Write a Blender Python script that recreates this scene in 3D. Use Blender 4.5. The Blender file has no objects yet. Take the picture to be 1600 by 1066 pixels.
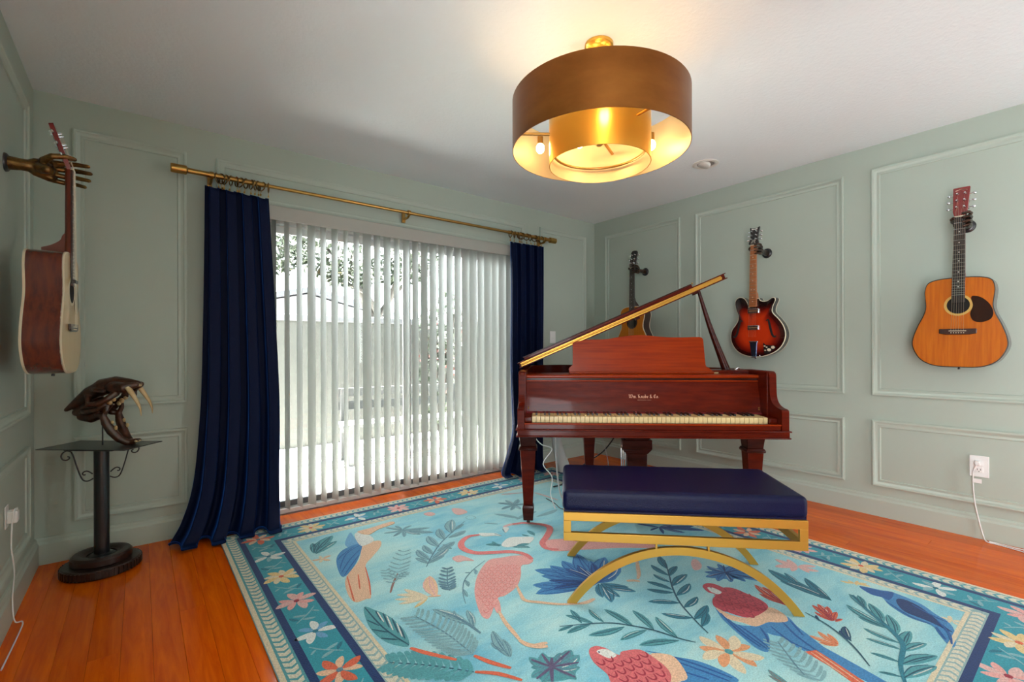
import bpy, bmesh, math, random
from mathutils import Vector, Matrix, geometry
random.seed(7)
R = math.radians
PI = math.pi
scene = bpy.context.scene
COL = scene.collection

# ------------------------------------------------------------------ camera
cam_d = bpy.data.cameras.new('camera')
cam_d.sensor_fit = 'HORIZONTAL'; cam_d.sensor_width = 36.0
cam_d.lens = 36.0 * 737.65 / 1600.0
cam_d.shift_y = 14.3 / 1600.0
cam_d.clip_start = 0.05; cam_d.clip_end = 200
cam = bpy.data.objects.new('camera', cam_d); COL.objects.link(cam)
cam.location = (-3.8103, -3.4140, 1.0955)
cam.rotation_mode = 'QUATERNION'
cam.rotation_quaternion = (Matrix.Rotation(R(-38.2146), 4, 'Z') @ Matrix.Rotation(R(90), 4, 'X') @ Matrix.Rotation(R(-0.19), 4, 'Z')).to_quaternion()
scene.camera = cam

# ------------------------------------------------------------------ world and light
world = bpy.data.worlds.new('daylight'); scene.world = world
world.use_nodes = True
wn = world.node_tree.nodes; wl = world.node_tree.links
bg = wn['Background']
bg.inputs['Color'].default_value = (0.90, 0.96, 1.0, 1)
bg.inputs['Strength'].default_value = 4.6
sun_d = bpy.data.lights.new('sun', 'SUN'); sun_d.energy = 62.0; sun_d.angle = R(1.0); sun_d.color = (1.0, 0.97, 0.92)
sun = bpy.data.objects.new('sun', sun_d); COL.objects.link(sun)
sun.rotation_euler = Vector((-.52, .0, -.85)).to_track_quat('-Z', 'Y').to_euler()   # high sun over the side of the house
def portal(name, loc, rot, sx, sy):
    d = bpy.data.lights.new(name, 'AREA'); d.shape = 'RECTANGLE'; d.size = sx; d.size_y = sy
    d.cycles.is_portal = True
    o = bpy.data.objects.new(name, d); COL.objects.link(o); o.location = loc; o.rotation_euler = rot
portal('window_portal', (-2.17, 0.16, 1.0), (R(-90), 0, 0), 2.1, 2.1)
portal('opening_portal', (-4.30, -4.12, 1.12), (0, R(-90), 0), 2.25, 0.98)
portal('rear_portal', (-.62, -4.70, 1.02), (R(90), 0, 0), .40, 2.05)

scene.view_settings.view_transform = 'Standard'
scene.view_settings.look = 'None'
scene.view_settings.gamma = 1.0
scene.view_settings.use_curve_mapping = False
scene.view_settings.exposure = 1.60
scene.cycles.use_denoising = True
scene.cycles.denoiser = 'OPENIMAGEDENOISE'
scene.cycles.max_bounces = 10
scene.cycles.diffuse_bounces = 6
scene.cycles.transparent_max_bounces = 16
scene.cycles.sample_clamp_indirect = 6.0
scene.cycles.caustics_reflective = False
scene.cycles.caustics_refractive = False

# ------------------------------------------------------------------ helpers
class MB:
    """collects vertices and faces; build() links them as one mesh object"""
    def __init__(s): s.v = []; s.f = []; s.c = []; s.m = []
    def add(s, vs, fs, c=None, m=0):
        o = len(s.v); s.v += [tuple(p) for p in vs]
        for f in fs: s.f.append(tuple(i + o for i in f)); s.c.append(c); s.m.append(m)
        return s
    def box(s, x0, x1, y0, y1, z0, z1, c=None, m=0):
        return s.add([(x0,y0,z0),(x1,y0,z0),(x1,y1,z0),(x0,y1,z0),(x0,y0,z1),(x1,y0,z1),(x1,y1,z1),(x0,y1,z1)],
                     [(3,2,1,0),(4,5,6,7),(0,1,5,4),(1,2,6,5),(2,3,7,6),(3,0,4,7)], c, m)
    def frustum(s, cx, cy, z0, z1, a0, b0, a1, b1, c=None, m=0):
        return s.add([(cx-a0,cy-b0,z0),(cx+a0,cy-b0,z0),(cx+a0,cy+b0,z0),(cx-a0,cy+b0,z0),
                      (cx-a1,cy-b1,z1),(cx+a1,cy-b1,z1),(cx+a1,cy+b1,z1),(cx-a1,cy+b1,z1)],
                     [(3,2,1,0),(4,5,6,7),(0,1,5,4),(1,2,6,5),(2,3,7,6),(3,0,4,7)], c, m)
    def prism(s, poly, fn0, fn1, c=None, m=0, caps=True):
        """poly of 2-D points; fn0 / fn1 lift a 2-D point to the two ends"""
        n = len(poly)
        a = [fn0(*p) for p in poly]; b = [fn1(*p) for p in poly]
        fs = [(i, (i+1) % n, n+(i+1) % n, n+i) for i in range(n)]
        if caps:
            tri = geometry.tessellate_polygon([[Vector((p[0], p[1], 0)) for p in poly]])
            for t in tri: fs.append((t[0], t[1], t[2])); fs.append((n+t[2], n+t[1], n+t[0]))
        return s.add(a + b, fs, c, m)
    def tube(s, pts, r, n=10, c=None, m=0, cap=True, closed=False, flat=None):
        pts = [Vector(p) for p in pts]; k = len(pts)
        rr = r if isinstance(r, (list, tuple)) else [r]*k
        t0 = (pts[1]-pts[0]).normalized()
        up = Vector((0,0,1)) if abs(t0.z) < 0.9 else Vector((1,0,0))
        nx = t0.cross(up).normalized(); vs = []
        for i, p in enumerate(pts):
            if closed: t = (pts[(i+1) % k]-pts[i-1])
            else: t = pts[min(i+1,k-1)]-pts[max(i-1,0)]
            t.normalize()
            nx = (nx - t*nx.dot(t)).normalized(); ny = t.cross(nx)
            fl = flat if flat else 1.0
            for j in range(n):
                a = 2*PI*j/n
                vs.append(p + (nx*math.cos(a) + ny*math.sin(a)*fl)*rr[i])
        fs = []
        for i in range(k if closed else k-1):
            i2 = (i+1) % k
            for j in range(n): fs.append((i*n+j, i*n+(j+1) % n, i2*n+(j+1) % n, i2*n+j))
        if cap and not closed:
            fs.append(tuple(range(n))[::-1]); fs.append(tuple((k-1)*n+j for j in range(n)))
        return s.add(vs, fs, c, m)
    def capsule(s, pts, rr, n=12):
        """tube with rounded ends"""
        pts = [Vector(p) for p in pts]
        d0 = (pts[0]-pts[1]).normalized(); d1 = (pts[-1]-pts[-2]).normalized()
        P = [pts[0]+d0*rr[0]*.95, pts[0]+d0*rr[0]*.7] + pts + [pts[-1]+d1*rr[-1]*.7, pts[-1]+d1*rr[-1]*.95]
        Q = [rr[0]*.3, rr[0]*.72] + list(rr) + [rr[-1]*.72, rr[-1]*.3]
        return s.tube(P, Q, n)
    def lathe(s, prof, cx=0, cy=0, n=32, c=None, m=0, axis='Z', closed=False):
        """prof: (radius, height) pairs"""
        vs = []; k = len(prof)
        for r, h in prof:
            for j in range(n):
                a = 2*PI*j/n; x, y = r*math.cos(a), r*math.sin(a)
                vs.append({'Z': (cx+x, cy+y, h), 'X': (h, cx+x, cy+y), 'Y': (cx+x, h, cy+y)}[axis])
        fs = []
        for i in range(k if closed else k-1):
            i2 = (i+1) % k
            for j in range(n): fs.append((i*n+j, i*n+(j+1) % n, i2*n+(j+1) % n, i2*n+j))
        if not closed:
            if prof[0][0] > 1e-6: fs.append(tuple(range(n))[::-1])
            if prof[-1][0] > 1e-6: fs.append(tuple((k-1)*n+j for j in range(n)))
        return s.add(vs, fs, c, m)
    def sphere(s, p, r, n=14, k=9, sc=(1,1,1), rot=None):
        p = Vector(p); vs = []
        for i in range(k+1):
            th = PI*i/k
            for j in range(n):
                a = 2*PI*j/n
                q = Vector((r*sc[0]*math.sin(th)*math.cos(a), r*sc[1]*math.sin(th)*math.sin(a), r*sc[2]*math.cos(th)))
                if rot: q = rot @ q
                vs.append(p+q)
        fs = [(i*n+j, (i+1)*n+j, (i+1)*n+(j+1) % n, i*n+(j+1) % n) for i in range(k) for j in range(n)]
        return s.add(vs, fs)
    def mesh(s, name, mat=None, smooth=None, weld=False):
        me = bpy.data.meshes.new(name); me.from_pydata(s.v, [], s.f)
        mats = mat if isinstance(mat, (list, tuple)) else [mat]
        for q in mats:
            if q: me.materials.append(q)
        if len(mats) > 1: me.polygons.foreach_set('material_index', s.m)
        bm = bmesh.new(); bm.from_mesh(me)
        if weld: bmesh.ops.remove_doubles(bm, verts=bm.verts, dist=1e-5)
        bmesh.ops.recalc_face_normals(bm, faces=bm.faces); bm.to_mesh(me); bm.free()
        if any(c is not None for c in s.c) and not weld:
            at = me.color_attributes.new('Col', 'FLOAT_COLOR', 'CORNER'); buf = []
            for i, f in enumerate(s.f):
                c = s.c[i] or (1,1,1)
                buf += [c[0], c[1], c[2], 1.0]*len(f)
            at.data.foreach_set('color', buf)
        if smooth:
            me.shade_smooth(); me.set_sharp_from_angle(angle=R(smooth))
        return me
    def build(s, name, mat=None, parent=None, smooth=None, bevel=0, seg=2, loc=None, rot=None, weld=False):
        o = bpy.data.objects.new(name, s.mesh(name, mat, smooth, weld)); COL.objects.link(o)
        if parent: o.parent = parent
        if loc: o.location = loc
        if rot: o.rotation_euler = rot
        if bevel:
            b = o.modifiers.new('bevel', 'BEVEL'); b.width = bevel; b.segments = seg; b.limit_method = 'ANGLE'; b.angle_limit = R(35)
            if not smooth:
                o.data.shade_smooth(); o.data.set_sharp_from_angle(angle=R(40))
        return o

def tag(o, label, cat, group=None):
    o['label'] = label; o['category'] = cat
    if group: o['group'] = group
    return o
def thing(name, label, cat, loc=(0,0,0), rz=0, group=None):
    o = bpy.data.objects.new(name, None); COL.objects.link(o); o.empty_display_size = .1
    o.location = loc; o.rotation_euler = (0, 0, rz)
    return tag(o, label, cat, group)
def struct(o): o['kind'] = 'structure'; return o
def inst(name, me, parent, loc=(0,0,0), rot=(0,0,0), sc=None):
    o = bpy.data.objects.new(name, me); COL.objects.link(o); o.parent = parent; o.location = loc; o.rotation_euler = rot
    if sc: o.scale = sc
    return o
def spline(pts, n=6, closed=False):
    """Catmull-Rom through points of any dimension"""
    P = [tuple(p) for p in pts]; k = len(P); out = []
    rng = range(k) if closed else range(k-1)
    for i in rng:
        if closed: a, b, c, d = P[i-1], P[i], P[(i+1) % k], P[(i+2) % k]
        else: a, b, c, d = P[max(i-1,0)], P[i], P[i+1], P[min(i+2,k-1)]
        for j in range(n):
            t = j/n
            out.append(tuple(0.5*((2*b[q]) + (-a[q]+c[q])*t + (2*a[q]-5*b[q]+4*c[q]-d[q])*t*t + (-a[q]+3*b[q]-3*c[q]+d[q])*t**3) for q in range(len(b))))
    if not closed: out.append(P[-1])
    return out
def lerp(a, b, t): return a + (b-a)*t

# ------------------------------------------------------------------ materials
def srgb(r, g, b):
    f = lambda c: (c/12.92 if c <= .04045 else ((c+.055)/1.055)**2.4)
    return (f(r/255), f(g/255), f(b/255), 1)
def mat(name, col, rough=.5, metal=0, coat=0, coat_rough=.05, sheen=0, sheen_tint=None, spec=None, bump=None, vary=None, trans=0, emit=None):
    """bump=(scale, strength, detail), vary=(scale, second colour, (sx,sy,sz) stretch)"""
    m = bpy.data.materials.new(name); m.use_nodes = True
    nt = m.node_tree; N = nt.nodes; L = nt.links; b = N['Principled BSDF']
    b.inputs['Base Color'].default_value = col
    b.inputs['Roughness'].default_value = rough; b.inputs['Metallic'].default_value = metal
    b.inputs['Coat Weight'].default_value = coat; b.inputs['Coat Roughness'].default_value = coat_rough
    if sheen:
        b.inputs['Sheen Weight'].default_value = sheen; b.inputs['Sheen Roughness'].default_value = .28
        if sheen_tint: b.inputs['Sheen Tint'].default_value = sheen_tint
    if spec is not None: b.inputs['Specular IOR Level'].default_value = spec
    if trans: b.inputs['Transmission Weight'].default_value = trans
    if emit: b.inputs['Emission Color'].default_value = emit[0]; b.inputs['Emission Strength'].default_value = emit[1]
    if vary or bump:
        tc = N.new('ShaderNodeTexCoord')
    if vary:
        mp = N.new('ShaderNodeMapping'); L.new(tc.outputs['Object'], mp.inputs['Vector'])
        mp.inputs['Scale'].default_value = vary[2] if len(vary) > 2 else (1,1,1)
        no = N.new('ShaderNodeTexNoise'); no.inputs['Scale'].default_value = vary[0]; no.inputs['Detail'].default_value = 5; no.inputs['Roughness'].default_value = .6
        L.new(mp.outputs[0], no.inputs['Vector'])
        rp = N.new('ShaderNodeMapRange'); rp.inputs[1].default_value = .35; rp.inputs[2].default_value = .65
        L.new(no.outputs['Fac'], rp.inputs[0])
        mx = N.new('ShaderNodeMix'); mx.data_type = 'RGBA'
        mx.inputs['A'].default_value = col; mx.inputs['B'].default_value = vary[1]
        L.new(rp.outputs[0], mx.inputs['Factor']); L.new(mx.outputs['Result'], b.inputs['Base Color'])
    if bump:
        nb = N.new('ShaderNodeTexNoise'); nb.inputs['Scale'].default_value = bump[0]; nb.inputs['Detail'].default_value = bump[2] if len(bump) > 2 else 3
        L.new(tc.outputs['Object'], nb.inputs['Vector'])
        bp = N.new('ShaderNodeBump'); bp.inputs['Strength'].default_value = bump[1]; bp.inputs['Distance'].default_value = .004
        L.new(nb.outputs['Fac'], bp.inputs['Height']); L.new(bp.outputs[0], b.inputs['Normal'])
    return m

M = {}
M['wall'] = mat('sage_wall_paint', (.42,.475,.405,1), .5, bump=(260,.05,2), vary=(1.2,(.40,.455,.39,1)))
M['trimp'] = mat('sage_trim_paint', (.43,.485,.415,1), .48)
M['ceiling'] = mat('textured_ceiling_paint', (.80,.84,.855,1), .85, bump=(60,.45,4))
M['mahog'] = mat('polished_mahogany', (.064,.0036,.0009,1), .3, coat=.16, coat_rough=.06, spec=.08, vary=(7,(.108,.0080,.0012,1),(1,1,7)))
M['mahog_hi'] = mat('polished_mahogany_figured', (.195,.0145,.0008,1), .32, coat=.14, coat_rough=.12, spec=.08, vary=(5,(.285,.031,.0012,1),(.6,1,14)))
M['mahog_dk'] = mat('dark_mahogany', (.022,.0026,.0014,1), .32, coat=.16, coat_rough=.08, spec=.1, vary=(8,(.06,.01,.006,1),(1,1,6)))
M['brass'] = mat('brushed_brass', (.55,.33,.10,1), .3, metal=1, vary=(40,(.42,.23,.06,1),(1,30,30)))
M['hinge'] = mat('brass_piano_hinge', (.58,.30,.055,1), .36, metal=.9)
M['ivory'] = mat('ivory_keytop', (.78,.60,.30,1), .32, vary=(30,(.70,.52,.25,1)))
M['ebony'] = mat('ebony', (.012,.009,.009,1), .3, coat=.5)
M['black'] = mat('black_satin_metal', (.008,.008,.010,1), .35, coat=.3)
M['iron'] = mat('dark_cast_iron', (.03,.014,.010,1), .38, metal=.3, coat=.3, bump=(60,.3,4))
M['gold'] = mat('gold_painted_steel', (.62,.33,.055,1), .36, metal=.75)
M['leather'] = mat('navy_leather', (.0018,.0028,.030,1), .36, coat=.0, coat_rough=.3, spec=.22, bump=(330,.35,2))
M['velvet'] = mat('navy_velvet', (.0010,.0045,.027,1), .6, sheen=.8, sheen_tint=(.04,.24,1,1), spec=.12, bump=(40,.08,3))
M['white'] = mat('white_plastic', (.80,.79,.77,1), .35)
M['vane'] = None
M['cream'] = mat('cream_fabric_valance', (.38,.37,.33,1), .7)
M['ceil_trim'] = mat('white_light_trim', (.75,.72,.66,1), .4)
M['chrome'] = mat('chrome', (.75,.75,.77,1), .15, metal=1)
M['bronze'] = mat('antique_bronze_hand', (.30,.15,.03,1), .33, metal=.75, coat=.3, vary=(22,(.05,.022,.008,1),(1,1,2)), bump=(50,.25,3))
M['bronze_dk'] = mat('dark_bronze', (.075,.035,.018,1), .32, metal=.75, coat=.3, vary=(30,(.02,.010,.006,1)), bump=(50,.2,3))
M['bone'] = mat('dark_stained_bone', (.085,.025,.009,1), .33, coat=.35, vary=(26,(.018,.005,.002,1)), bump=(70,.45,4))
M['tooth'] = mat('ivory_tooth', (.62,.46,.24,1), .32, coat=.3, vary=(30,(.48,.30,.12,1),(1,1,.3)))
M['cordw'] = mat('white_cord', (.75,.74,.72,1), .45)
M['cordg'] = mat('grey_cord', (.45,.43,.42,1), .5)
M['cordk'] = mat('black_cord', (.012,.012,.012,1), .5)
M['gold_leaf'] = mat('gilt_lettering', (.55,.27,.18,1), .5)

def wood_floor():
    m = bpy.data.materials.new('glossy_orange_wood'); m.use_nodes = True
    N = m.node_tree.nodes; L = m.node_tree.links; b = N['Principled BSDF']
    tc = N.new('ShaderNodeTexCoord'); oi = N.new('ShaderNodeObjectInfo')
    ad = N.new('ShaderNodeVectorMath'); ad.operation = 'MULTIPLY_ADD'
    L.new(oi.outputs['Random'], ad.inputs[0]); ad.inputs[1].default_value = (37,53,11); L.new(tc.outputs['Object'], ad.inputs[2])
    mp = N.new('ShaderNodeMapping'); mp.inputs['Scale'].default_value = (14,1.1,1); L.new(ad.outputs[0], mp.inputs['Vector'])
    no = N.new('ShaderNodeTexNoise'); no.inputs['Scale'].default_value = 2.4; no.inputs['Detail'].default_value = 6; no.inputs['Roughness'].default_value = .62; no.inputs['Distortion'].default_value = .6
    L.new(mp.outputs[0], no.inputs['Vector'])
    cr = N.new('ShaderNodeValToRGB'); L.new(no.outputs['Fac'], cr.inputs['Fac'])
    cr.color_ramp.elements[0].position = .32; cr.color_ramp.elements[0].color = (.60,.072,.001,1)
    cr.color_ramp.elements[1].position = .70; cr.color_ramp.elements[1].color = (.80,.150,.001,1)
    hs = N.new('ShaderNodeHueSaturation'); L.new(cr.outputs[0], hs.inputs['Color'])
    mr = N.new('ShaderNodeMapRange'); L.new(oi.outputs['Random'], mr.inputs[0]); mr.inputs[3].default_value = .86; mr.inputs[4].default_value = 1.08
    L.new(mr.outputs[0], hs.inputs['Value']); L.new(hs.outputs[0], b.inputs['Base Color'])
    b.inputs['Roughness'].default_value = .34; b.inputs['Specular IOR Level'].default_value = .0; b.inputs['Coat Weight'].default_value = .7; b.inputs['Coat IOR'].default_value = 1.5; b.inputs['Coat Roughness'].default_value = .14
    return m
M['floor'] = wood_floor()

def glass_mat():
    m = bpy.data.materials.new('clear_window_glass'); m.use_nodes = True
    N = m.node_tree.nodes; L = m.node_tree.links; N.remove(N['Principled BSDF'])
    t = N.new('ShaderNodeBsdfTransparent'); g = N.new('ShaderNodeBsdfGlossy'); g.inputs['Roughness'].default_value = .02
    t.inputs['Color'].default_value = (.95,.97,.96,1)
    f = N.new('ShaderNodeFresnel'); f.inputs['IOR'].default_value = 1.3
    mx = N.new('ShaderNodeMixShader'); L.new(f.outputs[0], mx.inputs[0]); L.new(t.outputs[0], mx.inputs[1]); L.new(g.outputs[0], mx.inputs[2])
    L.new(mx.outputs[0], N['Material Output'].inputs['Surface'])
    return m
M['glass'] = glass_mat()
def vane_mat():
    m = bpy.data.materials.new('translucent_white_vinyl'); m.use_nodes = True
    N = m.node_tree.nodes; L = m.node_tree.links; b = N['Principled BSDF']
    b.inputs['Base Color'].default_value = (.58,.59,.56,1); b.inputs['Roughness'].default_value = .5
    t = N.new('ShaderNodeBsdfTranslucent'); t.inputs['Color'].default_value = (.62,.64,.60,1)
    mx = N.new('ShaderNodeMixShader'); mx.inputs[0].default_value = .26
    L.new(b.outputs[0], mx.inputs[1]); L.new(t.outputs[0], mx.inputs[2]); L.new(mx.outputs[0], N['Material Output'].inputs['Surface'])
    return m
M['vane'] = vane_mat()
def attr_mat(name, rough=.95, noise=(180,.35), sheen=0, big=None):
    """colour from the mesh's own colour attribute with a fine yarn grain"""
    m = bpy.data.materials.new(name); m.use_nodes = True
    N = m.node_tree.nodes; L = m.node_tree.links; b = N['Principled BSDF']
    a = N.new('ShaderNodeVertexColor'); a.layer_name = 'Col'
    tc = N.new('ShaderNodeTexCoord'); no = N.new('ShaderNodeTexNoise'); no.inputs['Scale'].default_value = noise[0]; no.inputs['Detail'].default_value = 3
    L.new(tc.outputs['Object'], no.inputs['Vector'])
    mr = N.new('ShaderNodeMapRange'); mr.inputs[1].default_value = .3; mr.inputs[2].default_value = .7
    mr.inputs[3].default_value = 1-noise[1]; mr.inputs[4].default_value = 1+noise[1]*.5
    L.new(no.outputs['Fac'], mr.inputs[0])
    hs = N.new('ShaderNodeHueSaturation'); L.new(a.outputs['Color'], hs.inputs['Color']); L.new(mr.outputs[0], hs.inputs['Value'])
    L.new(hs.outputs[0], b.inputs['Base Color'])
    b.inputs['Roughness'].default_value = rough; b.inputs['Specular IOR Level'].default_value = .15
    if sheen: b.inputs['Sheen Weight'].default_value = sheen
    bp = N.new('ShaderNodeBump'); bp.inputs['Strength'].default_value = .5; bp.inputs['Distance'].default_value = .003
    L.new(no.outputs['Fac'], bp.inputs['Height']); L.new(bp.outputs[0], b.inputs['Normal'])
    return m
M['yarn'] = attr_mat('rug_yarn', .95, (190,.30), .2)

# ------------------------------------------------------------------ the room
M['seam'] = mat('dark_plank_seam', (.16,.03,.004,1), .6)
W = 4.239; H = 2.44; YF = -4.65
OX0, OX1, OZ = -3.20, -1.15, 2.0           # sliding door opening in the window wall
struct(MB().box(-W-.12, .12, YF, .14, -.16, -.012).build('floor', M['seam']))
floor = bpy.data.objects['floor']
# planks run towards the window wall; each one is its own board
pw = .0925; x = -W; row = 0; rnd = random.Random(3); plank_me = {}
while x < -.001:
    w = min(pw, -x); y = YF - rnd.uniform(0, 1.4)
    while y < 0:
        ln = rnd.choice((1.3, 1.7, 2.1)); y0, y1 = max(y, YF), min(y+ln, 0.0)
        if y1-y0 > .03:
            key = (round(w,4), round(y1-y0,3))
            if key not in plank_me:
                b = MB(); g = .0003; e = .0006
                b.add([(g,g,-.012),(w-g,g,-.012),(w-g,y1-y0-g,-.012),(g,y1-y0-g,-.012),(g,g,-e),(w-g,g,-e),(w-g,y1-y0-g,-e),(g,y1-y0-g,-e),
                       (g+e,g+e,0),(w-g-e,g+e,0),(w-g-e,y1-y0-g-e,0),(g+e,y1-y0-g-e,0)],
                      [(3,2,1,0),(0,1,5,4),(1,2,6,5),(2,3,7,6),(3,0,4,7),(4,5,9,8),(5,6,10,9),(6,7,11,10),(7,4,8,11),(8,9,10,11)])
                plank_me[key] = b.mesh('plank', M['floor'])
            inst('plank', plank_me[key], floor, (x, y0, 0))
        y += ln
    x += pw; row += 1
struct(MB().box(-W-.12, .12, YF, .14, H, H+.12).build('ceiling', M['ceiling']))
b = MB(); b.box(-W-.12, OX0, 0, .14, -.012, H); b.box(OX1, .12, 0, .14, -.012, H); b.box(OX0, OX1, 0, .14, OZ, H)
struct(b.build('wall_back', M['wall']))
struct(MB().box(0, .12, YF, 0, -.012, H).build('wall_right', M['wall']))
b = MB(); b.box(-W-.12, -W, -3.62, 0, -.012, H); b.box(-W-.12, -W, YF, -3.62, 2.25, H)
struct(b.build('wall_left', M['wall']))             # wide opening added behind the camera to let in fill daylight

b = MB(); b.box(-W-.12, -.82, YF-.12, YF, -.012, H); b.box(-.42, .12, YF-.12, YF, -.012, H); b.box(-.82, -.42, YF-.12, YF, 2.05, H)
struct(b.build('wall_rear', M['wall']))             # second opening behind the camera, added to brighten the left side
# baseboards with a stepped cap
def baseboard(name, p0, p1, nrm):
    p0 = Vector(p0); p1 = Vector(p1); n = Vector(nrm)
    prof = [(0,0),(.018,0),(.018,.104),(.015,.110),(.011,.116),(.010,.128),(.006,.134),(0,.136)]
    b = MB(); b.prism(prof, lambda a,h: p0+n*a+Vector((0,0,h)), lambda a,h: p1+n*a+Vector((0,0,h)))
    return struct(b.build(name, M['trimp'], smooth=25))
baseboard('baseboard_back_left', (-W,0,0), (OX0,0,0), (0,-1,0))
baseboard('baseboard_back_right', (OX1,0,0), (0,0,0), (0,-1,0))
baseboard('baseboard_right', (0,0,0), (0,YF,0), (-1,0,0))
baseboard('baseboard_left', (-W,0,0), (-W,-3.62,0), (1,0,0))

# picture-frame mouldings: mitred rectangles with a bead-and-cove section
ntrim = 0
def panel(origin, ax, nrm, a0, a1, z0, z1):
    global ntrim; ntrim += 1
    o = Vector(origin); ax = Vector(ax); n = Vector(nrm); up = Vector((0,0,1))
    prof = [(0,0),(0,.014),(.006,.0165),(.013,.015),(.019,.009),(.031,.0055),(.038,.0075),(.044,.006),(.047,0)]
    cs = [(a0,z0,1,1),(a1,z0,-1,1),(a1,z1,-1,-1),(a0,z1,1,-1)]
    vs = []; k = len(prof)
    for a, z, sa, sz in cs:
        for d, h in prof: vs.append(o+ax*(a+sa*d)+up*(z+sz*d)+n*h)
    fs = [(i*k+j, i*k+j+1, ((i+1) % 4)*k+j+1, ((i+1) % 4)*k+j) for i in range(4) for j in range(k-1)]
    struct(MB().add(vs, fs).build('trim_%d' % ntrim, M['trimp'], smooth=30))
UZ0, UZ1, LZ0, LZ1 = .79, 2.282, .195, .64
BA = ((0,0,0),(1,0,0),(0,-1,0))
panel(*BA, -4.09, -3.59, UZ0, UZ1); panel(*BA, -4.09, -3.59, LZ0, LZ1)
panel(*BA, -3.44, -.965, 2.04, UZ1)
panel(*BA, -.78, -.134, UZ0, UZ1); panel(*BA, -.78, -.134, LZ0, LZ1)
RA = ((0,0,0),(0,-1,0),(-1,0,0))
for a0, a1 in ((.154,1.022),(1.171,2.277),(2.432,3.54)):
    panel(*RA, a0, a1, UZ0, UZ1); panel(*RA, a0, a1, LZ0, LZ1-.012)
LA = ((-W,0,0),(0,-1,0),(1,0,0))
for a0, a1 in ((.20,1.45),(1.60,2.9)):
    panel(*LA, a0, a1, UZ0, UZ1); panel(*LA, a0, a1, LZ0, LZ1)

# sliding glass door in the opening
win = struct(thing('window_1', 'x', 'x', (0,0,0)))
del win['label']; del win['category']
M['alu'] = mat('white_aluminium_frame', (.62,.62,.60,1), .4)
M['track'] = mat('grey_door_track', (.10,.10,.105,1), .5)
f = MB(); f.box(OX0, OX0+.045, .04, .13, 0, OZ); f.box(OX1-.045, OX1, .04, .13, 0, OZ); f.box(OX0, OX1, .04, .13, OZ-.05, OZ)
f.build('frame', M['alu'], win, bevel=.003)
MB().box(OX0, OX1, .035, .14, 0, .028).build('threshold', M['alu'], win, bevel=.003)
for x0, x1, y0 in ((OX0+.045, -2.10, .092), (-2.16, OX1-.045, .052)):
    s = MB(); y1 = y0+.03
    s.box(x0, x0+.05, y0, y1, .03, OZ-.05); s.box(x1-.05, x1, y0, y1, .03, OZ-.05); s.box(x0+.05, x1-.05, y0, y1, OZ-.10, OZ-.05)
    so = s.build('sash', M['alu'], win, bevel=.002)
    MB().box(x0+.05, x1-.05, y0, y1, .028, .065).build('bottom_rail', M['track'], so)
    MB().box(x0+.05, x1-.05, y0+.012, y0+.016, .065, OZ-.10).build('pane', M['glass'], so)

# ------------------------------------------------------------------ outside the door
M['patio'] = mat('pale_patio_concrete', (.72,.71,.68,1), .9, vary=(3,(.66,.65,.62,1)))
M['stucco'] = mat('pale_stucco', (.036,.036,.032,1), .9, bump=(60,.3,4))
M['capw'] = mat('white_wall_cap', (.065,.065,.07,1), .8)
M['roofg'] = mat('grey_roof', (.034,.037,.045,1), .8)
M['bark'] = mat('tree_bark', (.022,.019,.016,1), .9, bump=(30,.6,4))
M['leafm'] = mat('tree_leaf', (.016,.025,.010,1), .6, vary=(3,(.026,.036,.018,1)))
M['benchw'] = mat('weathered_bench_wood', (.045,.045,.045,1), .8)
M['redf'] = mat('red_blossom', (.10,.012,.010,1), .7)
struct(MB().box(-12, 14, .14, 14, -.25, -.05).build('patio_slab', M['patio']))
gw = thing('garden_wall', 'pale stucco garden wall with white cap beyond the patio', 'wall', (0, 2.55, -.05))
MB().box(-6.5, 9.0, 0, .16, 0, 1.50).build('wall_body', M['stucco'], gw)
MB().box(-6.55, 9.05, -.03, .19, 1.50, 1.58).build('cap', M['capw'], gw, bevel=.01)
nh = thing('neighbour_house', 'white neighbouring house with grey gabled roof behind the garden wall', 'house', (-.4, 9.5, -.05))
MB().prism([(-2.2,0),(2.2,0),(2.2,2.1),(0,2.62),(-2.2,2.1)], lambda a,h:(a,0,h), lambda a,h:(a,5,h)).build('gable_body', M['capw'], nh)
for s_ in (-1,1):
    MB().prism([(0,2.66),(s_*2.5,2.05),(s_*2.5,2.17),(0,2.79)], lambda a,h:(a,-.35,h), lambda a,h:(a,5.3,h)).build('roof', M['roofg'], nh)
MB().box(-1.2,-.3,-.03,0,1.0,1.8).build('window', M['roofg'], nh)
tr = thing('shade_tree', 'leafy tree with forking trunk behind the garden wall', 'tree', (-.35, 5.2, -.05))
b = MB()
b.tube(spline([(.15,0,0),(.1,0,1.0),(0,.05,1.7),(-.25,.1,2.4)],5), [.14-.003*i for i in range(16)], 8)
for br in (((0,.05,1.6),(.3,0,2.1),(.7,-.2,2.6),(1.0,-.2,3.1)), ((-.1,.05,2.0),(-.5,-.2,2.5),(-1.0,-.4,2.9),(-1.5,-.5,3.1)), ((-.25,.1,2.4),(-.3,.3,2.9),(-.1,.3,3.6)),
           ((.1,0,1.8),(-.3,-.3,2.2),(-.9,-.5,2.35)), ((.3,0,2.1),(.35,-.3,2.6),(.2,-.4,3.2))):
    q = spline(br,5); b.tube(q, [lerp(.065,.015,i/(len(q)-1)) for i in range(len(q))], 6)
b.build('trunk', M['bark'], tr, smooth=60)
rl = random.Random(11)
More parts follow.
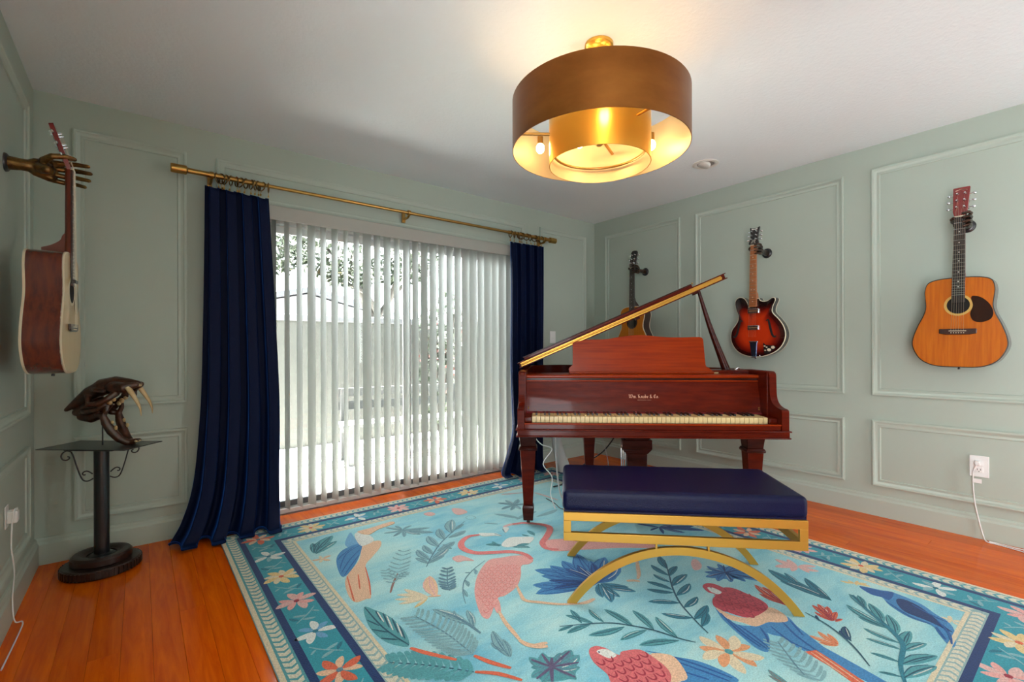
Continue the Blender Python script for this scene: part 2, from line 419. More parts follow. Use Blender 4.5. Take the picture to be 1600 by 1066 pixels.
def leaves(blobs, count, size):
    b = MB()
    for i in range(count):
        c, rad = rl.choice(blobs)
        while True:
            d = Vector((rl.uniform(-1,1), rl.uniform(-1,1), rl.uniform(-1,1)))
            if .15 < d.length < 1: break
        p = Vector(c) + Vector((d.x*rad[0], d.y*rad[1], d.z*rad[2]))
        a = Vector((rl.uniform(-1,1), rl.uniform(-1,1), rl.uniform(-1,1))).normalized(); s = a.orthogonal().normalized(); L_ = size*rl.uniform(.6,1.2)
        b.add([p-a*L_, p+s*L_*.45, p+a*L_, p-s*L_*.45], [(0,1,2,3)])
    return b
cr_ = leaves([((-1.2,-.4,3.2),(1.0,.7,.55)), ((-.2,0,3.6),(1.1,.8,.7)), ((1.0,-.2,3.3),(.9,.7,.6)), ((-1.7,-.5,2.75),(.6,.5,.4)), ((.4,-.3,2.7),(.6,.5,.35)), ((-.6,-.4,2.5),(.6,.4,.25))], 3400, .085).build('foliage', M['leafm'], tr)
cr_['kind'] = 'stuff'
for i, (x_, y_, h_, lab) in enumerate(((-.72,2.05,1.9,'tall leafy shrub with red blossoms before the garden wall, nearer the door centre'), (.35,2.0,1.35,'lower leafy shrub with red blossoms before the garden wall, nearer the blue curtain'))):
    sh = thing('flowering_shrub', lab, 'shrub', (x_, y_, -.05), 0, 'shrubs along the garden wall')
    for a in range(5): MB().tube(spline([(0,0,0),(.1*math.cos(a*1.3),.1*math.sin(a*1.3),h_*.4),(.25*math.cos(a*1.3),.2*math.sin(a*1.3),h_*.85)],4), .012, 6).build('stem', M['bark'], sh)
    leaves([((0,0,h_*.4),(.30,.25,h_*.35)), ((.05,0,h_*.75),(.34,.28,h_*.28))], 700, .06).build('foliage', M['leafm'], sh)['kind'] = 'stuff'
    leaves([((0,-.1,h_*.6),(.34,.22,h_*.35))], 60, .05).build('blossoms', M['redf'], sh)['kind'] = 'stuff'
pb = thing('patio_bench', 'pale slatted garden bench standing on the bright patio', 'bench', (-1.5, 1.35, -.05), R(-4))
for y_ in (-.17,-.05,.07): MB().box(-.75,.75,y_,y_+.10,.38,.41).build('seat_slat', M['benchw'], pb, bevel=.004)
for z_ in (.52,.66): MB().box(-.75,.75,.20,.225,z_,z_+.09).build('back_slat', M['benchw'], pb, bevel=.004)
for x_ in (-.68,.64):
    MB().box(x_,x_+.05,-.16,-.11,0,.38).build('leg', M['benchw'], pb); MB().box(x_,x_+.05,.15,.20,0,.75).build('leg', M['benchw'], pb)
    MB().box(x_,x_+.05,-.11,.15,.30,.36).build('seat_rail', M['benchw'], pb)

# ------------------------------------------------------------------ vertical blind
vb = thing('vertical_blind', 'white vertical blind with angled vanes across the glass door', 'blind', (0, -.075, 0))
MB().box(-3.24, -1.12, -.012, .0, 1.94, 2.033).build('valance', M['cream'], vb, bevel=.004)
MB().box(-3.24, -1.12, 0, .073, 1.985, 2.025).build('headrail', M['alu'], vb)
# one vane: slightly curved strip, hung from its top centre
def vane_mesh(curv):
    b = MB(); n = 7; w = .0445; vs = []; zt, zb = 1.965, .045
    for k in range(n):
        t = -1+2*k/(n-1); yy = curv*(1-t*t)
        for z in (zt, zb): vs += [(yy, t*w, z), (yy+.0012, t*w, z)]
    fs = []
    for k in range(n-1):
        a = k*4; c = a+4
        fs += [(a, c, c+2, a+2), (a+1, a+3, c+3, c+1), (a, a+1, c+1, c), (a+2, c+2, c+3, a+3)]
    fs += [(0,2,3,1), ((n-1)*4, (n-1)*4+1, (n-1)*4+3, (n-1)*4+2)]
    b.add(vs, fs); return b.mesh('vane', M['vane'], smooth=40)
vm = vane_mesh(.009); rv = random.Random(5)
NV = 26
for i in range(NV):
    x_ = lerp(-3.125, -1.185, i/(NV-1))
    a = R(lerp(4, 13, i/(NV-1))) + R(rv.uniform(-6, 6)) + (R(9) if i in (3,8) else 0)
    inst('vane', vm, vb, (x_, .036, 0), (0, 0, a))

# ------------------------------------------------------------------ curtain rod
RZ, RY = 2.143, -.105
rod = thing('curtain_rod', 'long brushed brass curtain rod above the sliding door', 'curtain rod', (0, RY, RZ))
MB().lathe([(.0155,-3.60),(.0155,-3.19)], n=20, axis='X').build('outer_tube', M['brass'], rod, smooth=40)
MB().lathe([(.0112,-3.20),(.0112,-1.22)], n=20, axis='X').build('inner_tube', M['brass'], rod, smooth=40)
MB().lathe([(.0155,-1.24),(.0155,-.75)], n=20, axis='X').build('outer_tube', M['brass'], rod, smooth=40)
for s_, x_ in ((-1,-3.59),(1,-.75)):
    MB().lathe([(.014,x_),(.020,x_+s_*.004),(.026,x_+s_*.008),(.026,x_+s_*.078),(.022,x_+s_*.083),(0.001,x_+s_*.083)], n=24, axis='X').build('finial', M['brass'], rod, smooth=35)
for x_ in (-3.475, -2.20, -.80):
    br = MB(); br.box(x_-.012, x_+.012, .085, .105, -.055, .02)
    br.tube([(x_,.095,-.03),(x_,.02,-.03),(x_,0,-.018)], .009, 10); br.lathe([(.0160,x_-.010),(.0200,x_-.010),(.0200,x_+.010),(.0160,x_+.010)], n=20, axis='X', closed=True)
    br.build('bracket', M['brass'], rod, smooth=40)

M['ringm'] = mat('dark_brass_ring', (.22,.13,.045,1), .3, metal=1)
ring_me = None
def torus_mesh(name, R_, r_, m_, n=28, k=10):
    b = MB(); b.tube([(0, R_*math.cos(2*PI*i/n), R_*math.sin(2*PI*i/n)) for i in range(n)], r_, k, closed=True)
    return b.mesh(name, m_, smooth=60)
ring_me = torus_mesh('ring', .0285, .0036, M['ringm'])
cb = MB(); cb.tube([(0,0,.012),(0,0,0),(0,.004,-.012)], .0018, 6); cb.box(-.004,.004,-.003,.003,-.022,-.010)
clip_me = cb.mesh('clip', M['brass'])

def curtain(label, edge_l, edge_r, folds, ring_x, amp, puddle, seed, y0=-.115, ph=0.0):
    """edge_l / edge_r: (z, x, y) splines from the top to the floor; the cloth runs on as a puddle on the floor"""
    c = thing('curtain', label, 'curtain', (0,0,0), 0, 'navy velvet curtains at the glass door')
    rr = random.Random(seed); nz = 64; ns = 30*folds
    El = spline(edge_l, 12); Er = spline(edge_r, 12); k = len(El)
    wob = [rr.uniform(-.5,.5) for _ in range(folds+2)]; am = [rr.uniform(.65,1.25) for _ in range(folds+2)]
    vs = []
    for i in range(k):
        t = i/(k-1); zl, xl, yl = El[i]; zr, xr, yr = Er[i]
        for j in range(ns+1):
            s = j/ns; q = s*folds; fi = int(q); fr = q-fi
            wv = lerp(wob[fi], wob[fi+1], fr); av = lerp(am[fi], am[fi+1], fr)
            phs = 2*PI*(q + .22*wv*t) + ph
            A = amp*av*(.75+.5*t)
            y = lerp(yl, yr, s) + A*math.cos(phs) + .35*A*math.cos(2*phs+wv)
            x = lerp(xl, xr, s) + .32*A*math.sin(2*phs)*(1-.3*t)
            z = lerp(zl, zr, s)
            if t < .12: z += .010*math.cos(phs)*(1-t/.12)          # scalloped top edge between the clips
            z += .012*math.sin(3.1*q+7*t)*max(0, t-.8)*5*math.exp(-max(0, z-.1)*3)
            if z < .016 or (t > .93): z = max(.016 + .008*(1+math.cos(phs))*(1 if t > .9 else 0), z)
            y = min(y, -.095)
            vs.append((x, y, z))
    w1 = ns+1
    fs = [(i*w1+j, i*w1+j+1, (i+1)*w1+j+1, (i+1)*w1+j) for i in range(k-1) for j in range(ns)]
    o = MB().add(vs, fs).build('cloth', M['velvet'], c, smooth=80)
    so = o.modifiers.new('thickness', 'SOLIDIFY'); so.thickness = .004; so.offset = 0
    for i, x_ in enumerate(ring_x):
        rg = inst('ring', ring_me, c, (x_, RY, RZ-.012), (0, R(rr.uniform(-12,12)), R(rr.uniform(-38,38))))
        inst('clip', clip_me, rg, (0, 0, -.040))
    return c
curtain('navy velvet curtain on the pedestal side of the glass door, pooling on the floor',
        [(2.068,-3.508,-.125),(1.6,-3.512,-.13),(1.0,-3.522,-.14),(.68,-3.534,-.14),(.32,-3.565,-.16),(.12,-3.62,-.19),(.03,-3.67,-.22),(.014,-3.685,-.27)],
        [(2.055,-3.165,-.12),(1.6,-3.140,-.12),(1.0,-3.110,-.12),(.68,-3.100,-.13),(.32,-3.105,-.15),(.12,-3.11,-.19),(.03,-3.12,-.25),(.014,-3.125,-.33)],
        4, (-3.445,-3.425,-3.405,-3.375,-3.345,-3.325,-3.295,-3.265,-3.245,-3.225,-3.205,-3.168), .040, .1, 4)
curtain('navy velvet curtain on the piano side of the glass door, swept along the floor',
        [(2.055,-1.235,-.12),(1.6,-1.228,-.12),(1.0,-1.236,-.12),(.62,-1.232,-.13),(.36,-1.245,-.15),(.16,-1.33,-.17),(.05,-1.40,-.20),(.016,-1.42,-.26)],
        [(2.062,-.835,-.12),(1.6,-.835,-.12),(1.0,-.84,-.12),(.62,-.845,-.13),(.36,-.85,-.14),(.16,-.86,-.15),(.05,-.88,-.19),(.016,-.90,-.25)],
        4, (-1.215,-1.17,-1.125,-1.105,-1.085,-1.03,-.99,-.93,-.91,-.88,-.85), .042, .1, 9, ph=1.2)

# ------------------------------------------------------------------ ceiling lamp: two nested brass drums
M['drum_out'] = mat('aged_brass_drum', (.30,.115,.022,1), .36, metal=.9, vary=(2.2,(.20,.062,.011,1),(1,1,2.5)), bump=(30,.04,4))
M['drum_in'] = mat('pale_champagne_lining', (.66,.50,.27,1), .4, metal=.35)
M['drum_gold'] = mat('satin_gold_drum', (.80,.48,.10,1), .3, metal=.95)
lp = thing('drum_pendant_lamp', 'large double drum brass ceiling lamp with glowing bulbs', 'ceiling lamp', (-2.22, -2.02, 2.44))
MB().lathe([(0.001,0),(.062,0),(.062,-.012),(.052,-.022),(.02,-.028),(0.001,-.028)], n=36).build('canopy', M['drum_gold'], lp, smooth=35)
MB().lathe([(.011,-.02),(.011,-.44)], n=16).build('stem', M['drum_gold'], lp, smooth=40)
def drum(name, Ro, zt, zb, mo, mi):
    b = MB(); n = 72; t = .003
    prof = [(Ro,zb),(Ro,zt),(Ro-t,zt),(Ro-t,zb)]; vs = []
    for r, z in prof:
        for j in range(n): vs.append((r*math.cos(2*PI*j/n), r*math.sin(2*PI*j/n), z))
    fs = []; ms = []
    for i in range(4):
        for j in range(n):
            fs.append((i*n+j, i*n+(j+1) % n, ((i+1) % 4)*n+(j+1) % n, ((i+1) % 4)*n+j)); ms.append(1 if i == 2 else 0)
    b.v = vs; b.f = fs; b.m = ms; b.c = [None]*len(fs)
    return b.build(name, [mo, mi], lp, smooth=35)
drum('outer_drum', .382, -.25, -.47, M['drum_out'], M['drum_in'])
drum('inner_drum', .220, -.285, -.532, M['drum_gold'], M['drum_in'])
for k in range(3):
    a = R(25+120*k); ca, sa = math.cos(a), math.sin(a)
    MB().tube([(.01*ca,.01*sa,-.40),(.380*ca,.380*sa,-.40)], .007, 10).build('spoke', M['brass'], lp, smooth=40)
MB().lathe([(0.001,-.385),(.03,-.385),(.03,-.43),(.012,-.445),(0.001,-.445)], n=24).build('hub', M['brass'], lp, smooth=40)
hoop = MB(); hoop.tube([(.20*math.cos(2*PI*i/48), .20*math.sin(2*PI*i/48), -.47) for i in range(48)], .006, 8, closed=True); hoop.build('hoop', M['brass'], lp, smooth=60)
M['bulb'] = mat('glowing_bulb', (1,.8,.5,1), .3, emit=((1,.70,.34,1), 9))
for k in range(6):
    a = R(-12+60*k); rb = .30 if k % 2 == 0 else .13
    if k % 2: a = R(25+120*(k//2)+60)
    p = (rb*math.cos(a), rb*math.sin(a), -.385)
    sk = MB(); sk.tube([(p[0],p[1],p[2]+.055),(p[0],p[1],p[2]+.02)], .014, 12); sk.build('socket', M['brass'], lp, smooth=40)
    bo = MB(); bo.sphere(p, .020, sc=(1,1,1.25)); bo.build('bulb', M['bulb'], lp, smooth=80)
    d = bpy.data.lights.new('bulb_light', 'POINT'); d.energy = .80; d.color = (1,.63,.29); d.shadow_soft_size = .03
    o = bpy.data.objects.new('bulb_light', d); COL.objects.link(o); o.parent = lp; o.location = (p[0], p[1], p[2]+.0)
rc = thing('recessed_light', 'small round white recessed light in the ceiling by the brass lamp', 'ceiling light', (-.595, -1.60, 2.44))
MB().lathe([(.055,-.001),(.088,-.001),(.090,-.006),(.080,-.010),(.062,-.008)], n=40, closed=True).build('trim_ring', M['ceil_trim'], rc, smooth=40)
M['canin'] = mat('grey_lamp_can', (.30,.28,.25,1), .6)
MB().lathe([(0.001,-.0015),(.060,-.0015),(.060,-.004),(0.001,-.004)], n=32).build('can', M['canin'], rc, smooth=40)
eb = MB(); eb.lathe([(0.001,.0),(.036,0),(.046,-.006),(.046,-.024),(.036,-.030),(0.001,-.030)], n=32); eb.build('eyeball', M['ceil_trim'], rc, smooth=45, loc=(-.004,.004,.008), rot=(R(14),R(18),0))

# ------------------------------------------------------------------ grand piano
PN = thing('grand_piano', 'red mahogany baby grand piano with propped lid and music desk', 'piano', (-2.161, -1.369, 0), R(-42))
PW = 1.456
curve = spline([(0,1.16),(.02,1.32),(.12,1.45),(.30,1.51),(.47,1.47),(.62,1.36),(.76,1.19),(.92,1.06),(1.12,.97),(1.31,.87),(1.42,.73),(1.456,.56)], 6)
outer = [(0,.16)] + curve + [(PW,.16)]
def offset_poly(pts, d):
    out = []
    for i, p in enumerate(pts):
        a = Vector(pts[max(i-1,0)]); b = Vector(pts[min(i+1,len(pts)-1)]); t = (b-a).normalized(); n = Vector((t.y,-t.x))
        out.append((p[0]+n.x*d, p[1]+n.y*d))
    return out
inner = offset_poly(outer, .042)
def ring(name, o_, i_, z0, z1, m_, parent=PN, bevel=.004):
    b = MB(); n = len(o_)
    vs = [(x,y,z0) for x,y in o_]+[(x,y,z1) for x,y in o_]+[(x,y,z1) for x,y in i_]+[(x,y,z0) for x,y in i_]
    fs = []
    for k in range(4):
        k2 = (k+1) % 4
        for j in range(n-1): fs.append((k*n+j, k*n+j+1, k2*n+j+1, k2*n+j))
    fs += [(0,n,2*n,3*n), (n-1,4*n-1,3*n-1,2*n-1)]
    b.add(vs, fs); return b.build(name, m_, parent, smooth=35, bevel=bevel)
ring('rim', outer, inner, .655, .968, M['mahog'])
ib = [(x,y) for x,y in inner]
MB().prism(ib, lambda x,y:(x,y,.655), lambda x,y:(x,y,.70)).build('soundboard', M['mahog_dk'], PN)
plate_m = mat('bronze_piano_plate', (.40,.22,.06,1), .4, metal=.7)
pl_ = [(x,y) for x,y in offset_poly(outer, .05) if y > .46]
MB().prism([(pl_[0][0],.46)]+pl_+[(pl_[-1][0],.46)], lambda x,y:(x,y,.80), lambda x,y:(x,y,.815)).build('iron_plate', plate_m, PN)
for u_ in (.35,.62,.88,1.12):
    MB().box(u_-.012,u_+.012,.47,{.35:1.40,.62:1.28,.88:1.02,1.12:.90}[u_],.815,.845).build('plate_strut', plate_m, PN, bevel=.004)
MB().box(.045,PW-.045,.40,.62,.815,.872).build('damper_rail', M['ebony'], PN)
# cheeks (arms): S-curved profile, one on each side
ck = [(0,.655),(0,.758),(.004,.766)] + spline([(.012,.770),(.06,.776),(.10,.790),(.125,.815),(.135,.85),(.138,.90),(.140,.945)],4) + spline([(.143,.955),(.155,.966),(.175,.970)],3) + [(.46,.970),(.46,.655)]
for u0, u1 in ((-.002,.036),(PW-.036,PW+.002)):
    MB().prism(ck, lambda a,h:(u0,a,h), lambda a,h:(u1,a,h)).build('cheek', M['mahog'], PN, smooth=25, bevel=.004)
kb = MB(); kb.box(-.004,PW+.004,-.004,.40,.618,.650); kb.build('keybed', M['mahog'], PN, bevel=.004)
for z0, z1, d in ((.648,.656,.012),(.612,.620,.010)):
    MB().box(-d,PW+d,-d,.20,z0,z1).build('keybed_moulding', M['mahog'], PN, bevel=.003)
MB().box(.036,PW-.036,.006,.03,.655,.684).build('key_slip', M['mahog'], PN, bevel=.003)
kb2 = MB(); kb2.tube([(.036,.010,.684),(PW-.036,.010,.684)], .0055, 10); kb2.build('key_slip_bead', M['mahog_hi'], PN, smooth=50)
MB().box(.036,PW-.036,.03,.30,.655,.683).build('key_frame', M['mahog_dk'], PN)
K0, K1 = .0765, 1.3795; kp = (K1-K0)/52
for u0, u1 in ((.036,K0-.002),(K1+.002,PW-.036)):
    MB().box(u0,u1,.05,.25,.683,.716).build('key_block', M['mahog'], PN, bevel=.003)
wk = MB(); wk.box(.0012,kp-.0012,0,.16,-.033,0); wk_me = wk.mesh('white_key', M['ivory'])
for i in range(52):
    o = inst('white_key', wk_me, PN, (K0+i*kp, .072, .7165))
bk = MB(); bk.frustum(0,.05,0,.0105,.0056,.05,.0046,.046); bk_me = bk.mesh('black_key', M['ebony'])
for i in range(51):
    if (i % 7) in (0,2,3,5,6):         # A# C# D# F# G# starting from A
        inst('black_key', bk_me, PN, (K0+(i+1)*kp, .134, .7165))
fb = spline([(.232,.722),(.238,.76),(.252,.82),(.268,.875),(.276,.905)],4)
fbp = [(a,h) for a,h in fb] + [(a+.02,h) for a,h in fb[::-1]]
fall = MB().prism(fbp, lambda a,h:(.036,a,h), lambda a,h:(PW-.036,a,h)).build('fallboard', M['mahog'], PN, smooth=30)
MB().box(.036,PW-.036,.222,.234,.716,.726).build('felt_strip', mat('red_felt', (.14,.008,.01,1), .95), PN)
for u_ in (.052, PW-.052):
    for z_ in (.742,.752): MB().sphere((u_,.236,z_), .0045, 10, 6).build('hinge_pin', M['brass'], PN, smooth=80)
MB().box(.034,PW-.034,.268,.32,.902,.912).build('rail_bead', M['mahog_hi'], PN, bevel=.003)
MB().box(.036,PW-.036,.282,.34,.912,.924).build('rail_gap', M['mahog_dk'], PN)
MB().box(.034,PW-.034,.262,.56,.924,.944).build('music_shelf', M['mahog_hi'], PN, bevel=.006, seg=3)
# music desk: shaped panel leaning back a little
dsk = [(.322,0),(.308,.0),(.308,.018),(.303,.024),(.306,.034),(.318,.044),(.329,.054)] + [(.331,.10),(.331,.205),(.335,.213)] \
    + [(.36,.2145),(.52,.2165)] + spline([(.56,.220),(.63,.232),(.72,.242),(.78,.242),(.86,.234),(.94,.228),(1.02,.227)],4) + [(1.11,.229)] \
    + spline([(1.125,.229),(1.142,.223),(1.149,.207)],3) + [(1.153,.10),(1.155,.055)] + spline([(1.158,.044),(1.175,.034),(1.187,.022)],3) + [(1.196,.018),(1.196,0)]
tl = math.tan(R(8))
MB().prism(dsk, lambda a,h:(a,.395+h*tl,.946+h), lambda a,h:(a,.413+h*tl,.946+h)).build('music_desk', M['mahog_hi'], PN, smooth=30, bevel=.003)
MB().box(.305,1.20,.375,.43,.944,.958).build('desk_base', M['mahog_hi'], PN, bevel=.004)
MB().box(1.205,1.235,.40,.414,.944,.9555).build('desk_stop', M['ivory'], PN, bevel=.002)
# lid
lid_rot = R(-23.4)
lc = [p for p in spline([(-.012,1.16),(.008,1.33),(.11,1.465),(.30,1.525),(.475,1.485),(.63,1.372),(.77,1.203),(.93,1.073),(1.13,.985),(1.325,.885),(1.435,.74),(1.468,.56)],6)]
def scl(p): return (p[0]*.955, p[1])
lid_o = [scl(p) for p in [(-.012,.435)] + lc + [(1.468,.435)]]
lid = MB().prism(lid_o, lambda x,y:(x,y,.004), lambda x,y:(x,y,.030)).build('lid', M['mahog'], PN, smooth=35, loc=(.006,0,.985), rot=(0,lid_rot,0))
ll = [scl(p) for p in [(-.020,.428)] + offset_poly(lc,-.008) + [(1.478,.428)]]
MB().prism(ll, lambda x,y:(x,y,.030), lambda x,y:(x,y,.036)).build('lid_top_lip', M['mahog'], lid, smooth=35, bevel=.002)
MB().prism(ll, lambda x,y:(x,y,-.002), lambda x,y:(x,y,.004)).build('lid_bottom_lip', M['mahog'], lid, smooth=35, bevel=.002)
hg = MB(); hg.box(0,1.375,.424,.435,.005,.029); hg.build('piano_hinge', M['hinge'], lid)
kn = MB(); kn.tube([(0,.421,.017),(1.375,.421,.017)], .006, 10); kn.build('hinge_knuckle', M['hinge'], lid, smooth=50)
fl_o = [scl(p) for p in [(.035,.432),(.035,.80),(.9,.80),(1.21,.80),(1.245,.76),(1.25,.432)]]
MB().prism(fl_o, lambda x,y:(x,y,.036), lambda x,y:(x,y,.056)).build('lid_flap', M['mahog'], lid, bevel=.003)
MB().box(.03,1.19,.428,.44,.050,.058).build('flap_lip', M['mahog_dk'], lid, bevel=.002)
for s_ in (1.185,.79): MB().box(s_,s_+.03,.45,.48,-.016,-.002).build('bumper', M['mahog_dk'], lid, bevel=.002)
MB().sphere((1.205,.45,.058), .006, 10, 6).build('lid_knob', M['brass'], lid, smooth=80)
# prop stick
pt = spline([(1.335,.52,.935),(1.30,.52,1.03),(1.22,.51,1.24),(1.145,.50,1.476)],6)
b = MB(); b.tube(pt, [lerp(.030,.011,min(1,i/(len(pt)-1)*1.1)) for i in range(len(pt))], 12); b.build('prop_stick', M['mahog_dk'], PN, smooth=50)
b = MB(); b.tube(spline([(1.375,.50,.968),(1.39,.495,.976),(1.40,.50,.970)],4), .006, 8); b.build('prop_hook', M['chrome'], PN, smooth=60)
b = MB(); b.box(1.06,PW-.03,.40,.62,.90,.966); b.build('side_shelf', M['mahog'], PN, bevel=.004)
# legs
def piano_leg(u_, v_):
    g = MB()
    g.frustum(0,0,.13,.475,.029,.029,.0475,.0475)
    lg = g.build('leg', M['mahog'], PN, loc=(u_,v_,0), bevel=.004)
    c = MB(); c.frustum(0,0,.475,.485,.055,.055,.058,.058); c.frustum(0,0,.485,.500,.058,.058,.050,.050); c.frustum(0,0,.500,.585,.046,.046,.056,.056); c.box(-.062,.062,-.062,.062,.585,.615)
    c.build('capital', M['mahog_dk'], lg, bevel=.003)
    ft = MB(); ft.frustum(0,0,.112,.130,.036,.036,.031,.031); ft.frustum(0,0,.035,.112,.030,.030,.036,.036); ft.build('foot_block', M['mahog_dk'], lg, bevel=.003)
    cs = MB(); cs.box(-.010,.010,-.02,.02,.026,.036); cs.lathe([(.001,-.010),(.014,-.010),(.0155,-.006),(.0155,.006),(.014,.010),(.001,.010)], cx=0, cy=.0285, n=20, axis='X'); cs.build('caster', M['iron'], lg, smooth=40)
    return lg
piano_leg(.046, .34); piano_leg(PW-.046, .34); piano_leg(.50, 1.13)
# lyre
ly = MB(); ly.box(.64,.835,.42,.50,.555,.615); ly.build('lyre_head', M['mahog_dk'], PN, bevel=.004)
ly = MB(); ly.frustum(.7375,.46,.52,.555,.075,.034,.096,.040); ly.frustum(.7375,.46,.46,.52,.094,.038,.094,.038); ly.frustum(.7375,.46,.43,.46,.066,.032,.094,.038); ly.build('lyre_capital', M['mahog_dk'], PN, bevel=.004)
MB().frustum(.7375,.46,.12,.43,.060,.030,.064,.032).build('lyre_post', M['mahog_dk'], PN, bevel=.004)
MB().box(.62,.855,.40,.53,.045,.12).build('lyre_box', M['mahog_dk'], PN, bevel=.006)
for k in range(3):
    u_ = .66+.078*k
    q = MB(); q.prism([(u_-.010,.42),(u_-.016,.30),(u_-.012,.275),(u_,.265),(u_+.012,.275),(u_+.016,.30),(u_+.010,.42)], lambda x,y:(x,y,.055), lambda x,y:(x,y,.064)); q.build('pedal', M['hinge'], PN, bevel=.002)
    q = MB(); q.tube([(.652+.013*k,.51,.12),(.652+.013*k,.51,.60)], .0035, 8); q.build('pedal_rod', M['chrome'], PN, smooth=50)

# fallboard name in gilt black-letter: a slanted broad nib swept along each stroke
GL = {
 'W': (9,[[(0,7),(1,6),(1,1),(2,0)],[(1,1),(3,0.4)],[(3,7),(4,6),(4,1),(5,0)],[(4,1),(6,.4)],[(6,7.4),(7.5,6),(7.5,2),(6,0)],[(0,7),(1.5,7.6)]]),
 'm': (6,[[(0,4),(.8,3.4),(.8,.6),(1.4,0)],[(.8,3.6),(2,4),(2.6,3.4),(2.6,.6),(3.2,0)],[(2.6,3.6),(3.8,4),(4.4,3.4),(4.4,.6),(5,0)]]),
 '.': (2,[[(0,.2),(.6,.2)]]),
 'K': (6.5,[[(0,7),(1,6.4),(1,.6),(2,0)],[(1,3.6),(3,6.8),(4.4,7.2)],[(1.4,3.8),(3.4,2.6),(3.6,.8),(5,0)]]),
 'n': (4.2,[[(0,4),(.8,3.4),(.8,.6),(1.4,0)],[(.8,3.6),(2,4),(2.6,3.4),(2.6,.6),(3.2,0)]]),
 'a': (4,[[(.2,3.6),(1.4,4),(2.4,3.4),(2.4,.6),(3,0)],[(2.4,2.3),(.6,1.6),(.6,.6),(1.3,0),(2.4,.7)]]),
 'b': (4,[[(0,7),(.7,6.4),(.7,.7),(1.6,0),(2.6,.7),(2.6,3.2),(1.6,4),(.7,3.3)]]),
 'e': (3.6,[[(2.4,2.6),(.6,1.9),(.6,3.2),(1.5,4),(2.4,2.8)],[(.6,1.9),(.6,.8),(1.5,0),(2.6,.6)]]),
 '&': (6,[[(4.4,0),(1,4.8),(1.2,6.4),(2.2,7),(3,6.2),(2.6,4.8),(.8,2.6),(.6,1),(1.8,0),(3.4,.8),(4.4,2.6)]]),
 'C': (5.6,[[(4.4,6),(3,7.2),(1,6),(.6,3),(1.2,1),(2.8,0),(4.6,1)],[(2.6,7),(2.4,.4)]]),
 'o': (4,[[(.6,3.2),(1.6,4),(2.7,3.2),(2.7,.8),(1.6,0),(.6,.8),(.6,3.2)]]),
}
def nib_text(mb, txt, u0, z0, s, fn):
    cx = 0
    for ch in txt:
        if ch == ' ': cx += 2.2; continue
        adv, strokes = GL[ch]
        for st in strokes:
            for p, q in zip(st, st[1:]):
                n = (.50,.42)
                quad = [(p[0]-n[0],p[1]-n[1]),(p[0]+n[0],p[1]+n[1]),(q[0]+n[0],q[1]+n[1]),(q[0]-n[0],q[1]-n[1])]
                mb.add([fn(u0+(cx+a)*s, z0+h*s) for a,h in quad], [(0,1,2,3)])
        cx += adv
    return cx*s
def on_fall(u_, z_):
    # point on the fallboard face, a hair proud of it
    for (a0,h0),(a1,h1) in zip(fb, fb[1:]):
        if h0 <= z_ <= h1: return (u_, lerp(a0,a1,(z_-h0)/(h1-h0))-.0006, z_)
    return (u_, .25, z_)
tx = MB(); wd = nib_text(MB(), 'Wm. Knabe & Co.', 0, 0, 1, lambda a,h:(a,0,h)); sc_ = .178/wd
nib_text(tx, 'Wm. Knabe & Co.', .655, .8065, sc_, on_fall)
tx.build('gilt_name', M['gold_leaf'], fall)
tx = MB(); rt_ = random.Random(2)
for k in range(22):
    if k in (14,): continue
    u_ = .705+k*.0037; h = .0032
    tx.add([on_fall(u_,.793),on_fall(u_+.0009,.793),on_fall(u_+.0009,.793+h),on_fall(u_,.793+h)], [(0,1,2,3)])
    tx.add([on_fall(u_,.793+(h-.0007)*(k % 3)/2),on_fall(u_+.0024,.793+(h-.0007)*(k % 3)/2),on_fall(u_+.0024,.7937+(h-.0007)*(k % 3)/2),on_fall(u_,.7937+(h-.0007)*(k % 3)/2)], [(0,1,2,3)])
tx.build('gilt_small_line', M['gold_leaf'], fall)

# ------------------------------------------------------------------ bench
bn = thing('piano_bench', 'low bench with navy leather cushion on gold arched legs', 'bench', (-1.871, -2.138, .0137), R(-44.9))
BW, BD = .955, .44          # foot spacing, depth
hw, hd = BW/2+.014, BD/2+.012; t_ = .019
